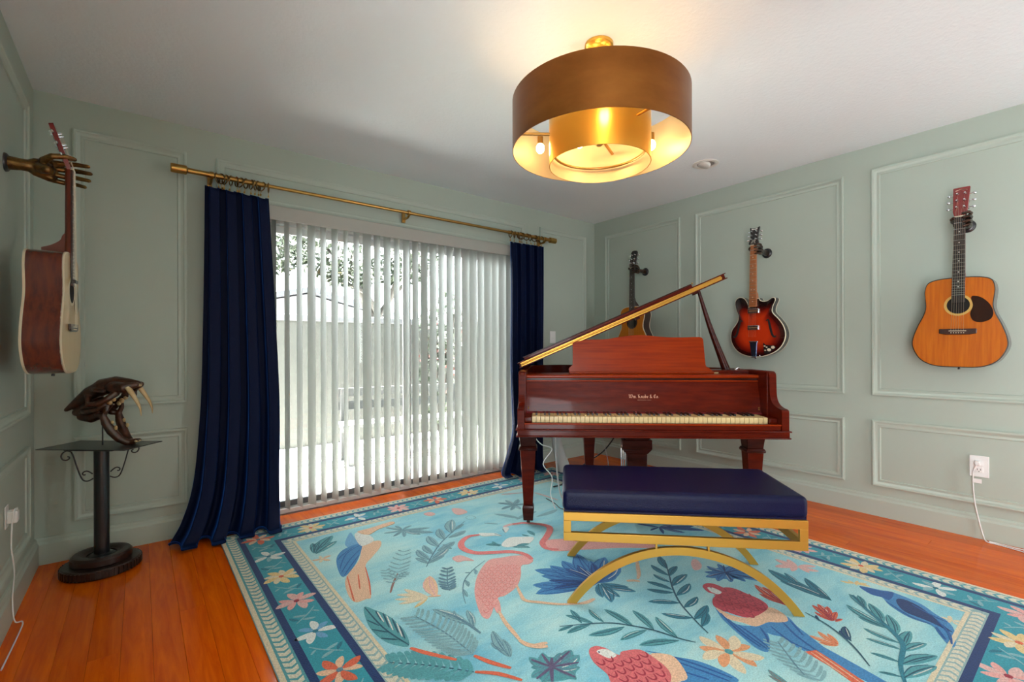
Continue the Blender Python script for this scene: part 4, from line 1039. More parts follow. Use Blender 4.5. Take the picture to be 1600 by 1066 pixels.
wall_plate('light_switch', 'white switch plate on the window wall beside the curtain', 'switch', (-.615,-.001,1.222), 0, .075, .118, 'switch')
pgr = thing('power_plug', 'white plug with tagged cord running down to the floor', 'plug', (-.0095,-2.935,.435), R(-90))
MB().box(-.012,.012,-.026,0,-.012,.012).build('plug_body', M['white'], pgr, bevel=.004)
b = MB(); b.tube(spline([(-.004,-.022,-.012),(-.016,-.024,-.05),(-.018,-.020,-.12),(-.012,-.018,-.22),(.004,-.018,-.32),(.022,-.024,-.40),(.040,-.05,-.429),(.08,-.055,-.431),(.16,-.075,-.431),(.30,-.12,-.431),(.50,-.14,-.431)],5), .0032, 7); b.build('cord', M['cordw'], pgr, smooth=60)
b = MB(); b.tube(spline([(.05,-.045,-.428),(.09,-.035,-.431),(.15,-.045,-.431),(.22,-.05,-.431),(.36,-.07,-.431)],5), .0032, 7); b.build('cord', M['cordw'], pgr, smooth=60)
MB().box(-.016,.018,-.0235,-.0225,-.112,-.088).build('paper_tag', M['white'], pgr)
pgl = thing('plug_adapter', 'white plug adapter with dangling cord low on the left wall', 'plug', (-W+.001,-.655,.430), R(90))
MB().box(-.030,.030,-.004,0,-.045,.045).build('cover_plate', M['white'], pgl, bevel=.002)
MB().box(-.022,.022,-.036,-.004,-.026,.022).build('plug_body', M['white'], pgl, bevel=.005)
b = MB(); b.tube(spline([(0,-.03,.022),(-.02,-.035,.035),(-.045,-.028,.02),(-.05,-.022,-.10),(-.02,-.026,-.22),(-.03,-.022,-.32),(-.045,-.03,-.41),(-.03,-.05,-.4265),(-.12,-.055,-.4268),(-.40,-.05,-.4268)],6), .0026, 7); b.build('cord', M['cordw'], pgl, smooth=60)

def cable(label, pts, r_, m_):
    b = MB(); b.tube(spline(pts,7), r_, 7); return tag(b.build('cable', m_, smooth=60), label, 'cable', 'cables under the piano')
def P(u_, v_, z_):
    a = R(-42); return (-2.161+u_*math.cos(a)-v_*math.sin(a), -1.369+u_*math.sin(a)+v_*math.cos(a), z_)
cable('thick grey cable hanging behind the front piano leg', [P(.23,.70,.60),P(.23,.71,.40),P(.24,.72,.20),P(.27,.70,.06),P(.34,.62,.021)], .006, M['cordg'])
cable('white loop of cord behind the front piano leg', [P(.12,.50,.60),P(.09,.52,.52),P(.13,.56,.46),P(.20,.60,.42),P(.14,.60,.32),P(.20,.64,.22),P(.19,.66,.10),P(.22,.60,.018)], .0035, M['cordw'])
cable('black cable sagging from the piano to its back leg', [P(.74,.95,.62),P(.70,1.05,.45),P(.62,1.15,.30),P(.52,1.24,.20),P(.40,1.28,.10),P(.32,1.22,.020),P(.22,1.10,.020)], .0055, M['cordk'])
cable('thin black cord lying across the rug edge', [P(.16,.80,.022),P(.22,.70,.020),P(.26,.60,.018),P(.34,.56,.018),P(.46,.60,.018)], .003, M['cordk'])
cable('thin grey cord dangling beside the back piano leg', [P(.56,1.08,.60),P(.60,1.08,.40),P(.64,1.06,.22),P(.62,1.04,.08),P(.66,1.02,.018)], .003, M['cordg'])
# white paper bag slumped by the curtain
bgo = MB(); bo_ = P(.30,1.02,0)
pts = []
for k, (z_, w_, d_, ox) in enumerate(((.006,.052,.030,.05),(.08,.055,.034,.03),(.20,.048,.030,.0),(.36,.035,.020,-.03),(.48,.022,.008,-.05))):
    for j in range(12):
        a = 2*PI*j/12; wr = 1+.14*math.sin(5*a+k*1.7); pts.append((ox+w_*math.cos(a)*wr, d_*math.sin(a)*wr, z_))
bgo.add(pts, [(i*12+j, i*12+(j+1) % 12, (i+1)*12+(j+1) % 12, (i+1)*12+j) for i in range(4) for j in range(12)] + [tuple(range(12))[::-1], tuple(48+j for j in range(12))])
o = bgo.build('cloth_bundle', mat('white_crumpled_cloth',(.55,.54,.52,1),.85,bump=(25,.6,3)), None, smooth=70, loc=(-.90,-.38,.0125), rot=(0,0,R(-42)))
tag(o, 'limp white cloth hanging down to the floor behind the piano leg', 'cloth')

# ------------------------------------------------------------------ rug
rug = thing('patterned_rug', 'aqua rug with flamingos, parrots, leaves and a flowered navy-lined border', 'rug', (-2.1325,-1.79,0))
RXH, RYH, RT = 1.3225, 1.585, .0105
CO = dict(navy=(.004,.032,.14), blue=(.010,.095,.32), midblue=(.045,.23,.50), paleblue=(.14,.36,.60), teal=(.018,.20,.28), tealb=(.04,.24,.36), dteal=(.014,.095,.15),
          sageteal=(.085,.34,.38), slate=(.23,.43,.48), slateb=(.11,.24,.32), pink=(.78,.37,.34), pinkd=(.72,.19,.18), ltpink=(.74,.43,.40), coral=(.70,.13,.06), red=(.52,.045,.07),
          ltred=(.66,.14,.15), redd=(.34,.02,.045), peach=(.78,.50,.33), peacho=(.76,.34,.16), cream=(.74,.63,.44), white=(.72,.74,.70), yellow=(.76,.55,.25), brown=(.30,.14,.12), purple=(.12,.09,.18),
          braid=(.70,.66,.52), braidl=(.30,.45,.45), tealband=(.022,.30,.38), tealdk=(.010,.17,.24), edge=(.72,.62,.44))
def rug_field():
    m = bpy.data.materials.new('aqua_rug_pile'); m.use_nodes = True
    N = m.node_tree.nodes; L = m.node_tree.links; b = N['Principled BSDF']
    tc = N.new('ShaderNodeTexCoord')
    n1 = N.new('ShaderNodeTexNoise'); n1.inputs['Scale'].default_value = 1.9; n1.inputs['Detail'].default_value = 5; n1.inputs['Roughness'].default_value = .65
    mp = N.new('ShaderNodeMapping'); mp.inputs['Rotation'].default_value = (0,0,R(35)); mp.inputs['Scale'].default_value = (.6,1.7,1); L.new(tc.outputs['Object'], mp.inputs['Vector']); L.new(mp.outputs[0], n1.inputs['Vector'])
    cr = N.new('ShaderNodeValToRGB'); L.new(n1.outputs['Fac'], cr.inputs['Fac'])
    e = cr.color_ramp.elements; e[0].position = .36; e[0].color = (.20,.52,.66,1); e[1].position = .64; e[1].color = (.50,.74,.73,1)
    x = cr.color_ramp.elements.new(.5); x.color = (.36,.66,.71,1)
    n2 = N.new('ShaderNodeTexNoise'); n2.inputs['Scale'].default_value = 200; n2.inputs['Detail'].default_value = 3; L.new(tc.outputs['Object'], n2.inputs['Vector'])
    mr = N.new('ShaderNodeMapRange'); mr.inputs[1].default_value = .3; mr.inputs[2].default_value = .7; mr.inputs[3].default_value = .80; mr.inputs[4].default_value = 1.12; L.new(n2.outputs['Fac'], mr.inputs[0])
    hs = N.new('ShaderNodeHueSaturation'); L.new(cr.outputs[0], hs.inputs['Color']); L.new(mr.outputs[0], hs.inputs['Value']); L.new(hs.outputs[0], b.inputs['Base Color'])
    b.inputs['Roughness'].default_value = .95; b.inputs['Specular IOR Level'].default_value = .15
    bp = N.new('ShaderNodeBump'); bp.inputs['Strength'].default_value = .5; bp.inputs['Distance'].default_value = .003; L.new(n2.outputs['Fac'], bp.inputs['Height']); L.new(bp.outputs[0], b.inputs['Normal'])
    return m
MB().box(-RXH,RXH,-RYH,RYH,.0005,RT).build('base', rug_field(), rug, bevel=.003)
_seq = [0]
def LZ(l):
    _seq[0] += 1; return RT + .0009 + .0006*l + (_seq[0] % 24)*.00002
def r_poly(b, pts, col, l):
    if len(pts) < 3: return
    z = LZ(l)
    tri = geometry.tessellate_polygon([[Vector((p[0],p[1],0)) for p in pts]]); n = len(pts)
    b.add([(x,y,z) for x,y in pts]+[(x,y,RT-.001) for x,y in pts], [tuple(t) for t in tri] + [(i,(i+1) % n,n+(i+1) % n,n+i) for i in range(n)], col)
def r_stroke(b, pts, w, col, l, taper=True, n=5):
    P_ = spline(pts, n); k = len(P_); A_ = []; B_ = []
    for i, p in enumerate(P_):
        a = P_[max(i-1,0)]; c = P_[min(i+1,k-1)]; t = Vector((c[0]-a[0],c[1]-a[1]))
        if t.length < 1e-6: t = Vector((1,0))
        t.normalize(); u = i/(k-1); ww = w*.5*((.55+.45*math.sin(PI*min(1,u*1.0))) if taper else 1)
        A_.append((p[0]-t.y*ww,p[1]+t.x*ww)); B_.append((p[0]+t.y*ww,p[1]-t.x*ww))
    z = LZ(l); o = [(x,y,z) for x,y in A_]+[(x,y,z) for x,y in B_]
    b.add(o, [(i,i+1,k+i+1,k+i) for i in range(k-1)], col)
def r_leaf(b, p, q, wr, col, l, vein=None):
    p = Vector(p); q = Vector(q); d = q-p; n = Vector((-d.y,d.x))*wr*.5; L_ = []
    prof = ((0,.0),(.12,.45),(.3,.85),(.5,1),(.7,.92),(.86,.62),(.95,.30),(1,0))
    bend = n*.35*(1 if (int(abs(p.x*977+q.y*613)) % 2) else -1)
    pt = lambda t, s: (p+d*t+n*s+bend*(4*t*(1-t)))
    pts = [tuple(pt(t,s)) for t,s in prof] + [tuple(pt(t,-s)) for t,s in prof[::-1][1:-1]]
    r_poly(b, pts, CO[col], l)
    if vein:
        w = max(.0035, min(.008, d.length*wr*.13))
        r_stroke(b, [tuple(pt(.02,0)),tuple(pt(.5,0)),tuple(pt(.95,0))], w, CO[vein], l+1, n=3)
        r_stroke(b, [tuple(pt(.1,.40)),tuple(pt(.5,.95)),tuple(pt(.88,.52))], w*.7, CO[vein], l+1, n=3)
        if d.length > .09: r_stroke(b, [tuple(pt(.25,-.35)),tuple(pt(.55,-.45)),tuple(pt(.85,-.2))], w*.7, CO['white'] if (int(abs(q.x*331)) % 3 == 0) else CO[vein], l+1, n=3)
def inside(p, poly):
    c = False; j = len(poly)-1
    for i in range(len(poly)):
        if ((poly[i][1] > p[1]) != (poly[j][1] > p[1])) and p[0] < (poly[j][0]-poly[i][0])*(p[1]-poly[i][1])/(poly[j][1]-poly[i][1])+poly[i][0]: c = not c
        j = i
    return c
def r_flower(b, c, r, cols, n, core, l=0, a0=.3):
    for k in range(n):
        a = a0+2*PI*k/n; rr = r*(1 if k % 2 == 0 else .86)
        r_leaf(b, (c[0]+r*.08*math.cos(a),c[1]+r*.08*math.sin(a)), (c[0]+rr*math.cos(a),c[1]+rr*math.sin(a)), .42, cols[k % len(cols)], l)
    r_poly(b, [(c[0]+r*.13*math.cos(2*PI*i/8),c[1]+r*.13*math.sin(2*PI*i/8)) for i in range(8)], CO[core], l+2)
RUG = [
 ('toucan_motif',[('P','paleblue',1,0,[(-.765,1.072),(-.698,1.184),(-.708,1.076),(-.719,.97),(-.764,.959),(-.783,1.005)]),('P','peach',1,0,[(-.697,.985),(-.637,.975),(-.606,.951),(-.64,.875),(-.725,.78),(-.796,.689),(-.875,.412),(-.905,.392),(-.956,.402),(-.946,.53),(-.902,.651),(-.79,.79)]),('P','midblue',1,1,[(-.874,.885),(-.805,.97),(-.706,.985),(-.773,.832),(-.855,.711),(-.916,.657),(-.912,.744)]),('S','blue',.006,2,[(-.713,.971),(-.819,.899),(-.902,.749)]),('S','blue',.006,2,[(-.741,.91),(-.827,.82),(-.908,.704)]),('S','blue',.006,2,[(-.77,.845),(-.831,.769),(-.907,.667)]),('S','blue',.006,2,[(-.755,.968),(-.839,.899),(-.876,.859)]),('P','white',1,1,[(-.688,1.14),(-.636,1.148),(-.627,.994),(-.7,.949),(-.72,.98)]),('P','peach',1,2,[(-.661,1.169),(-.579,1.178),(-.439,1.2),(-.431,1.157),(-.54,1.131),(-.627,1.084)]),('S','coral',.007,1,[(-.9,.649),(-.945,.448),(-.953,.405)]),('S','coral',.007,1,[(-.796,.689),(-.838,.531),(-.878,.41)]),('S','coral',.007,1,[(-.852,.635),(-.897,.49)])]),
 ('leaf_motif',[('L','sageteal',.3,0,[(-.951,1.033),(-.92,1.163)],'dteal'),('L','sageteal',.3,0,[(-.95,1.018),(-.876,1.16)],'dteal'),('L','sageteal',.3,0,[(-.946,1.015),(-.795,1.205)],'dteal'),('L','sageteal',.3,0,[(-.945,1.004),(-.8,1.109)],'dteal'),('L','sageteal',.3,0,[(-.946,1.015),(-.867,1.057)],'dteal')]),
 ('blossom_motif',[('O',['peach','cream'],5,1,[(-.936,.921)],.05,'cream')]),
 ('palm_leaf_motif',[('L','slate',.22,0,[(-.438,1.027),(-.544,1.05)],'slateb'),('L','slate',.22,0,[(-.438,1.027),(-.5,1.126)],'slateb'),('L','slate',.22,0,[(-.438,1.027),(-.443,1.119)],'slateb'),('L','slate',.22,0,[(-.438,1.027),(-.359,1.063)],'slateb'),('L','slate',.22,0,[(-.438,1.027),(-.289,.957)],'slateb'),('L','slate',.22,0,[(-.438,1.027),(-.307,.878)],'slateb'),('L','slate',.22,0,[(-.438,1.027),(-.383,.895)],'slateb'),('L','slate',.22,0,[(-.438,1.027),(-.475,.923)],'slateb'),('L','slate',.22,0,[(-.438,1.027),(-.521,.971)],'slateb')]),
 ('branch_motif',[('S','slateb',.008,1,[(-.557,.498),(-.489,.577),(-.374,.694),(-.245,.792),(-.064,.915)]),('L','slate',.3,0,[(-.503,.561),(-.498,.715)],'slateb'),('L','slate',.3,0,[(-.456,.608),(-.442,.748)],'slateb'),('L','slate',.3,0,[(-.386,.672),(-.36,.849)],'slateb'),('L','slate',.3,0,[(-.311,.741),(-.253,.909)],'slateb'),('L','slate',.3,0,[(-.229,.797),(-.111,.994)],'slateb'),('L','slate',.3,0,[(-.53,.529),(-.552,.628)],'slateb'),('L','slate',.3,0,[(-.49,.564),(-.347,.64)],'slateb'),('L','slate',.3,0,[(-.418,.636),(-.28,.683)],'slateb'),('L','slate',.3,0,[(-.352,.692),(-.343,.607)],'slateb'),('L','slate',.3,0,[(-.281,.751),(-.142,.782)],'slateb'),('L','slate',.3,0,[(-.182,.833),(-.094,.879)],'slateb'),('L','slate',.3,0,[(-.53,.529),(-.416,.561)],'slateb')]),
 ('fern_motif',[('S','brown',.011,1,[(-.802,.373),(-.757,.444),(-.698,.524)]),('R','slate',.007,1,[(-.732,.48),(-.665,.584),(-.558,.748)],8,.11),('R','slate',.006,1,[(-.757,.444),(-.741,.522),(-.729,.598)],5,.07),('R','slate',.006,1,[(-.732,.48),(-.694,.49),(-.664,.504)],4,.05)]),
 ('pale_lily_motif',[('L','cream',.2,0,[(-.685,.24),(-.786,.34)],None),('L','cream',.2,0,[(-.685,.24),(-.809,.309)],None),('L','cream',.2,0,[(-.685,.24),(-.739,.365)],None),('L','cream',.2,0,[(-.685,.24),(-.812,.264)],None),('L','yellow',.2,0,[(-.685,.24),(-.773,.196)],None),('L','cream',.2,0,[(-.685,.24),(-.745,.21)],None),('L','peach',.33,0,[(-.657,.217),(-.589,.405)],'ltpink'),('L','peach',.3,0,[(-.685,.24),(-.637,.211)],None)]),
 ('fern_motif',[('R','slateb',.01,1,[(-.58,.228),(-.551,.302),(-.48,.424)],8,.085),('S','slateb',.006,1,[(-.585,.221),(-.551,.302),(-.48,.424)])]),
 ('vine_motif',[('S','slateb',.005,1,[(-.286,.374),(-.381,.332),(-.478,.266),(-.548,.171),(-.588,.085)]),('L','slate',.3,0,[(-.381,.332),(-.406,.279)],'slateb'),('L','slate',.3,0,[(-.478,.266),(-.497,.204)],'slateb'),('L','slate',.3,0,[(-.529,.197),(-.549,.131)],'slateb'),('L','slate',.3,0,[(-.417,.311),(-.438,.328)],'slateb')]),
 ('leaf_motif',[('P','sageteal',1,0,[(-.935,.334),(-.913,.289),(-.884,.206),(-.877,.117),(-.881,.051),(-.906,-.027),(-.946,.014),(-.969,.077),(-.975,.172),(-.958,.273)]),('S','dteal',.007,2,[(-.937,.327),(-.935,.14),(-.905,-.023)]),('S','dteal',.007,2,[(-.912,.271),(-.921,.193)]),('S','dteal',.007,2,[(-.894,.239),(-.916,.125)]),('S','dteal',.007,2,[(-.881,.178),(-.903,.069)]),('S','dteal',.007,2,[(-.879,.111),(-.899,.021)]),('S','dteal',.007,2,[(-.964,.227),(-.942,.161)]),('S','dteal',.007,2,[(-.974,.155),(-.931,.098)]),('S','dteal',.007,2,[(-.968,.079),(-.923,.033)]),('S','white',.006,2,[(-.909,.26),(-.917,.174)]),('S','white',.006,2,[(-.89,.21),(-.912,.099)]),('S','white',.006,2,[(-.88,.136),(-.902,.038)])]),
 ('stalk_motif',[('S','coral',.02,1,[(-.908,-.042),(-.876,-.104),(-.811,-.204)])]),
 ('frond_motif',[('R','slate',.009,1,[(-.749,-.215),(-.756,-.121),(-.766,-.002),(-.801,.14)],15,.17),('S','slateb',.007,1,[(-.749,-.215),(-.762,-.036),(-.801,.14)]),('S','coral',.02,1,[(-.75,-.222),(-.725,-.288),(-.688,-.356)])]),
 ('frond_motif',[('R','sageteal',.015,1,[(-.798,-.294),(-.863,-.211),(-.93,-.139),(-1.001,-.071)],12,.15),('S','dteal',.008,1,[(-.798,-.294),(-.898,-.171),(-1.001,-.071)]),('S','coral',.018,1,[(-.795,-.295),(-.74,-.35),(-.696,-.425)])]),
 ('branch_motif',[('S','slateb',.014,1,[(-.657,-.127),(-.66,-.047),(-.67,.018)]),('L','slate',.24,0,[(-.658,-.057),(-.718,.138)],'slateb'),('L','slate',.24,0,[(-.657,-.082),(-.61,.044)],'slateb'),('L','slate',.24,0,[(-.657,-.082),(-.613,-.002)],'slateb'),('L','slate',.24,0,[(-.661,-.022),(-.694,.08)],'slateb'),('L','slate',.24,0,[(-.67,.018),(-.654,.074)],'slateb')]),
 ('leaf_motif',[('L','slate',.24,0,[(-.656,-.308),(-.611,-.141)],'slateb'),('L','slate',.24,0,[(-.653,-.31),(-.612,-.207)],'slateb'),('L','slate',.24,0,[(-.65,-.274),(-.66,-.197)],'slateb')]),
 ('flamingo_motif',[('P','pink',1,0,[(-.268,.367),(-.198,.35),(-.139,.331),(-.082,.286),(-.088,.224),(-.132,.205),(-.175,.214),(-.242,.136),(-.325,.066),(-.411,.037),(-.449,.04),(-.501,-.002),(-.571,-.063),(-.585,-.028),(-.539,.081),(-.48,.179),(-.385,.286)]),('S','pinkd',.04,1,[(-.116,.674),(-.181,.692),(-.256,.648),(-.294,.573),(-.274,.485),(-.191,.425),(-.109,.369),(-.077,.299),(-.088,.235)]),('P','white',1,1,[(-.107,.696),(-.067,.668),(-.027,.631),(-.024,.58),(-.055,.611),(-.111,.643)]),('S','slateb',.007,2,[(-.038,.634),(-.024,.58)]),('F','pinkd',.035,2,[(-.353,.31),(-.238,.296),(-.178,.221),(-.31,.087),(-.423,.051),(-.558,-.029),(-.517,.106)],[(-.243,.353),(-.55,-.017)]),('S','pink',.03,1,[(-.457,.058),(-.485,.004),(-.519,-.059)]),('S','peach',.019,1,[(-.511,-.048),(-.539,-.128),(-.555,-.201),(-.567,-.257)]),('S','peach',.024,1,[(-.568,-.254),(-.562,-.292),(-.538,-.326),(-.51,-.347)]),('S','peach',.018,1,[(-.556,-.306),(-.517,-.323),(-.497,-.33)]),('S','peach',.019,1,[(-.319,.073),(-.356,-.003),(-.371,-.053),(-.332,-.104),(-.28,-.164),(-.211,-.215)]),('S','peach',.022,1,[(-.211,-.215),(-.174,-.229),(-.127,-.229)])]),
 ('flamingo_motif',[('S','pinkd',.04,1,[(.141,.686),(.207,.657),(.266,.586),(.288,.521),(.253,.466),(.171,.406),(.095,.357),(.063,.288),(.103,.235)]),('S','ltpink',.03,1,[(.067,.683),(.128,.688),(.181,.662)]),('P','white',1,2,[(.045,.663),(.076,.676),(.079,.643),(.024,.605)]),('S','slateb',.008,3,[(.045,.663),(.022,.614)]),('P','pink',1,0,[(.11,.374),(.188,.35),(.289,.277),(.439,.149),(.561,-.026),(.531,-.075),(.383,.043),(.219,.145),(.078,.234),(.065,.297)]),('S','peach',.02,1,[(.362,-.08),(.277,-.153),(.21,-.21),(.166,-.237)]),('S','peach',.022,1,[(.11,-.217),(.139,-.233),(.154,-.258)])]),
 ('blossom_motif',[('P','white',1,0,[(-.095,.486),(-.007,.532),(.067,.489),(.108,.446),(.033,.4),(-.046,.416),(-.101,.444)]),('L','sageteal',.34,0,[(.101,.48),(.082,.523)],'dteal'),('L','sageteal',.34,0,[(.13,.464),(.147,.551)],'dteal'),('L','sageteal',.34,0,[(-.102,.476),(-.165,.539)],'dteal'),('L','sageteal',.34,0,[(-.118,.473),(-.113,.549)],'dteal'),('L','sageteal',.34,0,[(-.07,.419),(.002,.355)],'dteal'),('L','sageteal',.34,0,[(-.046,.416),(.03,.396)],'dteal')]),
 ('blossom_motif',[('P','ltpink',1,0,[(-.402,.508),(-.355,.512),(-.337,.469),(-.33,.409),(-.367,.439),(-.405,.45)])]),
 ('blossom_motif',[('P','ltpink',1,0,[(-.001,1.177),(.044,1.131),(.042,1.048),(-.029,1.037),(-.039,1.09)])]),
 ('blossom_motif',[('P','ltpink',1,0,[(-.205,1.201),(-.155,1.206),(-.143,1.151),(-.192,1.137)])]),
 ('leaf_motif',[('L','slate',.28,0,[(.371,.967),(.314,1.074)],'slateb'),('L','slate',.28,0,[(.371,.967),(.392,1.09)],'slateb'),('L','slate',.28,0,[(.371,.967),(.478,1.048)],'slateb'),('L','slate',.28,0,[(.371,.967),(.454,.936)],'slateb'),('L','slate',.28,0,[(.371,.967),(.355,.867)],'slateb'),('L','slate',.28,0,[(.371,.967),(.29,.895)],'slateb'),('L','slate',.28,0,[(.371,.967),(.253,.949)],'slateb')]),
 ('vine_motif',[('S','slate',.006,1,[(-.032,.965),(.018,.977),(.024,.921),(-.022,.915),(-.03,.964)])]),
 ('leaf_motif',[('L','slate',.2,0,[(.161,.907),(.24,.734)],None)]),
 ('leaf_motif',[('L','slate',.2,0,[(.211,.736),(.414,.772)],None)]),
 ('leaf_motif',[('L','slate',.2,0,[(.345,.693),(.55,.71)],None)]),
 ('leaf_motif',[('L','slate',.2,0,[(.013,.812),(.072,.746)],None)]),
 ('ribbon_motif',[('S','ltpink',.02,1,[(.45,1.211),(.528,1.177),(.608,1.142)])]),
 ('ribbon_motif',[('S','ltpink',.02,1,[(.673,1.09),(.682,.995),(.687,.853)])]),
 ('lotus_motif',[('L','midblue',.3,0,[(-.004,-.146),(-.152,.138)],'blue'),('L','midblue',.3,0,[(-.004,-.146),(-.258,.031)],'blue'),('L','midblue',.3,0,[(-.004,-.146),(-.297,-.037)],'blue'),('L','midblue',.3,0,[(-.004,-.146),(-.168,.072)],'blue'),('L','midblue',.3,0,[(-.004,-.146),(-.062,.126)],'blue'),('L','midblue',.3,0,[(-.004,-.146),(.023,.127)],'blue'),('L','midblue',.3,0,[(-.004,-.146),(.143,.136)],'blue'),('L','midblue',.3,0,[(-.004,-.146),(.135,.037)],'blue'),('L','midblue',.3,0,[(-.004,-.146),(.227,.016)],'blue'),('L','midblue',.3,0,[(-.004,-.146),(.218,-.08)],'blue'),('L','midblue',.3,0,[(-.004,-.146),(.123,-.148)],'blue'),('L','blue',.22,1,[(-.006,-.139),(-.028,.06)],'navy'),('L','blue',.22,1,[(-.006,-.139),(-.169,.018)],'navy'),('L','blue',.22,1,[(-.006,-.139),(-.208,-.054)],'navy'),('L','blue',.22,1,[(-.006,-.139),(.048,.045)],'navy'),('L','blue',.22,1,[(-.006,-.139),(.125,.013)],'navy'),('L','blue',.22,1,[(-.006,-.139),(.156,-.087)],'navy'),('L','blue',.22,1,[(-.006,-.139),(.039,-.008)],'navy'),('L','tealb',.3,0,[(-.002,-.155),(-.091,-.293)],'dteal'),('L','tealb',.3,0,[(-.017,-.194),(.065,-.302)],'dteal'),('L','tealb',.3,0,[(-.01,-.175),(-.028,-.289)],'dteal'),('L','tealb',.3,0,[(-.002,-.155),(.072,-.258)],'dteal'),('L','tealb',.3,0,[(-.011,-.15),(-.09,-.244)],'dteal')]),
 ('branch_motif',[('S','dteal',.008,1,[(.023,-.669),(.068,-.584),(.133,-.48),(.219,-.389),(.318,-.305),(.44,-.198)]),('L','teal',.27,0,[(.311,-.309),(.34,-.187)],'dteal'),('L','teal',.27,0,[(.259,-.351),(.264,-.253)],'dteal'),('L','teal',.27,0,[(.208,-.396),(.18,-.278)],'dteal'),('L','teal',.27,0,[(.19,-.415),(.121,-.319)],'dteal'),('L','teal',.27,0,[(.133,-.48),(.037,-.389)],'dteal'),('L','teal',.27,0,[(.073,-.575),(.002,-.477)],'dteal'),('L','teal',.27,0,[(.306,-.314),(.431,-.276)],'dteal'),('L','teal',.27,0,[(.237,-.377),(.392,-.355)],'dteal'),('L','teal',.27,0,[(.175,-.436),(.319,-.413)],'dteal'),('L','teal',.27,0,[(.114,-.51),(.238,-.499)],'dteal'),('L','teal',.27,0,[(.068,-.584),(.208,-.562)],'dteal'),('L','teal',.27,0,[(.044,-.63),(.158,-.587)],'dteal'),('L','teal',.27,0,[(.366,-.265),(.461,-.153)],'dteal')]),
 ('branch_motif',[('S','dteal',.008,1,[(-.066,-.67),(-.092,-.619),(-.122,-.53),(-.164,-.458),(-.23,-.38),(-.39,-.284)]),('L','sageteal',.23,0,[(-.231,-.372),(-.209,-.27)],'dteal'),('L','sageteal',.23,0,[(-.164,-.464),(-.158,-.31)],'dteal'),('L','sageteal',.23,0,[(-.121,-.529),(-.071,-.388)],'dteal'),('L','sageteal',.23,0,[(-.092,-.613),(-.037,-.476)],'dteal'),('L','sageteal',.23,0,[(-.191,-.443),(-.343,-.393)],'dteal'),('L','sageteal',.23,0,[(-.141,-.51),(-.273,-.488)],'dteal'),('L','sageteal',.23,0,[(-.104,-.626),(-.242,-.55)],'dteal'),('L','sageteal',.23,0,[(-.269,-.352),(-.315,-.241)],'dteal'),('L','sageteal',.23,0,[(-.281,-.348),(-.398,-.333)],'dteal'),('L','sageteal',.23,0,[(-.345,-.313),(-.414,-.302)],'dteal'),('L','sageteal',.23,0,[(-.306,-.323),(-.271,-.224)],'dteal')]),
 ('monstera_motif',[('L','midblue',.34,0,[(.55,-.461),(.546,-.368)],'blue'),('L','midblue',.34,0,[(.55,-.461),(.479,-.395)],'blue'),('L','midblue',.34,0,[(.55,-.461),(.438,-.424)],'blue'),('L','midblue',.34,0,[(.55,-.461),(.444,-.481)],'blue'),('L','midblue',.34,0,[(.55,-.461),(.482,-.525)],'blue'),('L','midblue',.34,0,[(.55,-.461),(.541,-.565)],'blue'),('L','midblue',.34,0,[(.55,-.461),(.614,-.616)],'blue'),('L','midblue',.34,0,[(.55,-.461),(.657,-.567)],'blue'),('L','midblue',.34,0,[(.55,-.461),(.683,-.498)],'blue'),('L','midblue',.34,0,[(.55,-.461),(.678,-.448)],'blue'),('L','midblue',.34,0,[(.55,-.461),(.613,-.39)],'blue'),('P','midblue',1,0,[(.542,-.406),(.633,-.448),(.624,-.511),(.559,-.536),(.487,-.487),(.477,-.441)]),('S','navy',.007,2,[(.55,-.461),(.516,-.385)]),('S','navy',.007,2,[(.55,-.461),(.453,-.432)]),('S','navy',.007,2,[(.55,-.461),(.498,-.524)]),('S','navy',.007,2,[(.55,-.461),(.604,-.59)]),('S','navy',.007,2,[(.55,-.461),(.667,-.505)]),('S','navy',.007,2,[(.55,-.461),(.62,-.417)])]),
 ('small_blossom_motif',[('P','ltpink',1,0,[(.55,-.286),(.575,-.295),(.541,-.344),(.491,-.365),(.461,-.351),(.501,-.311)])]),
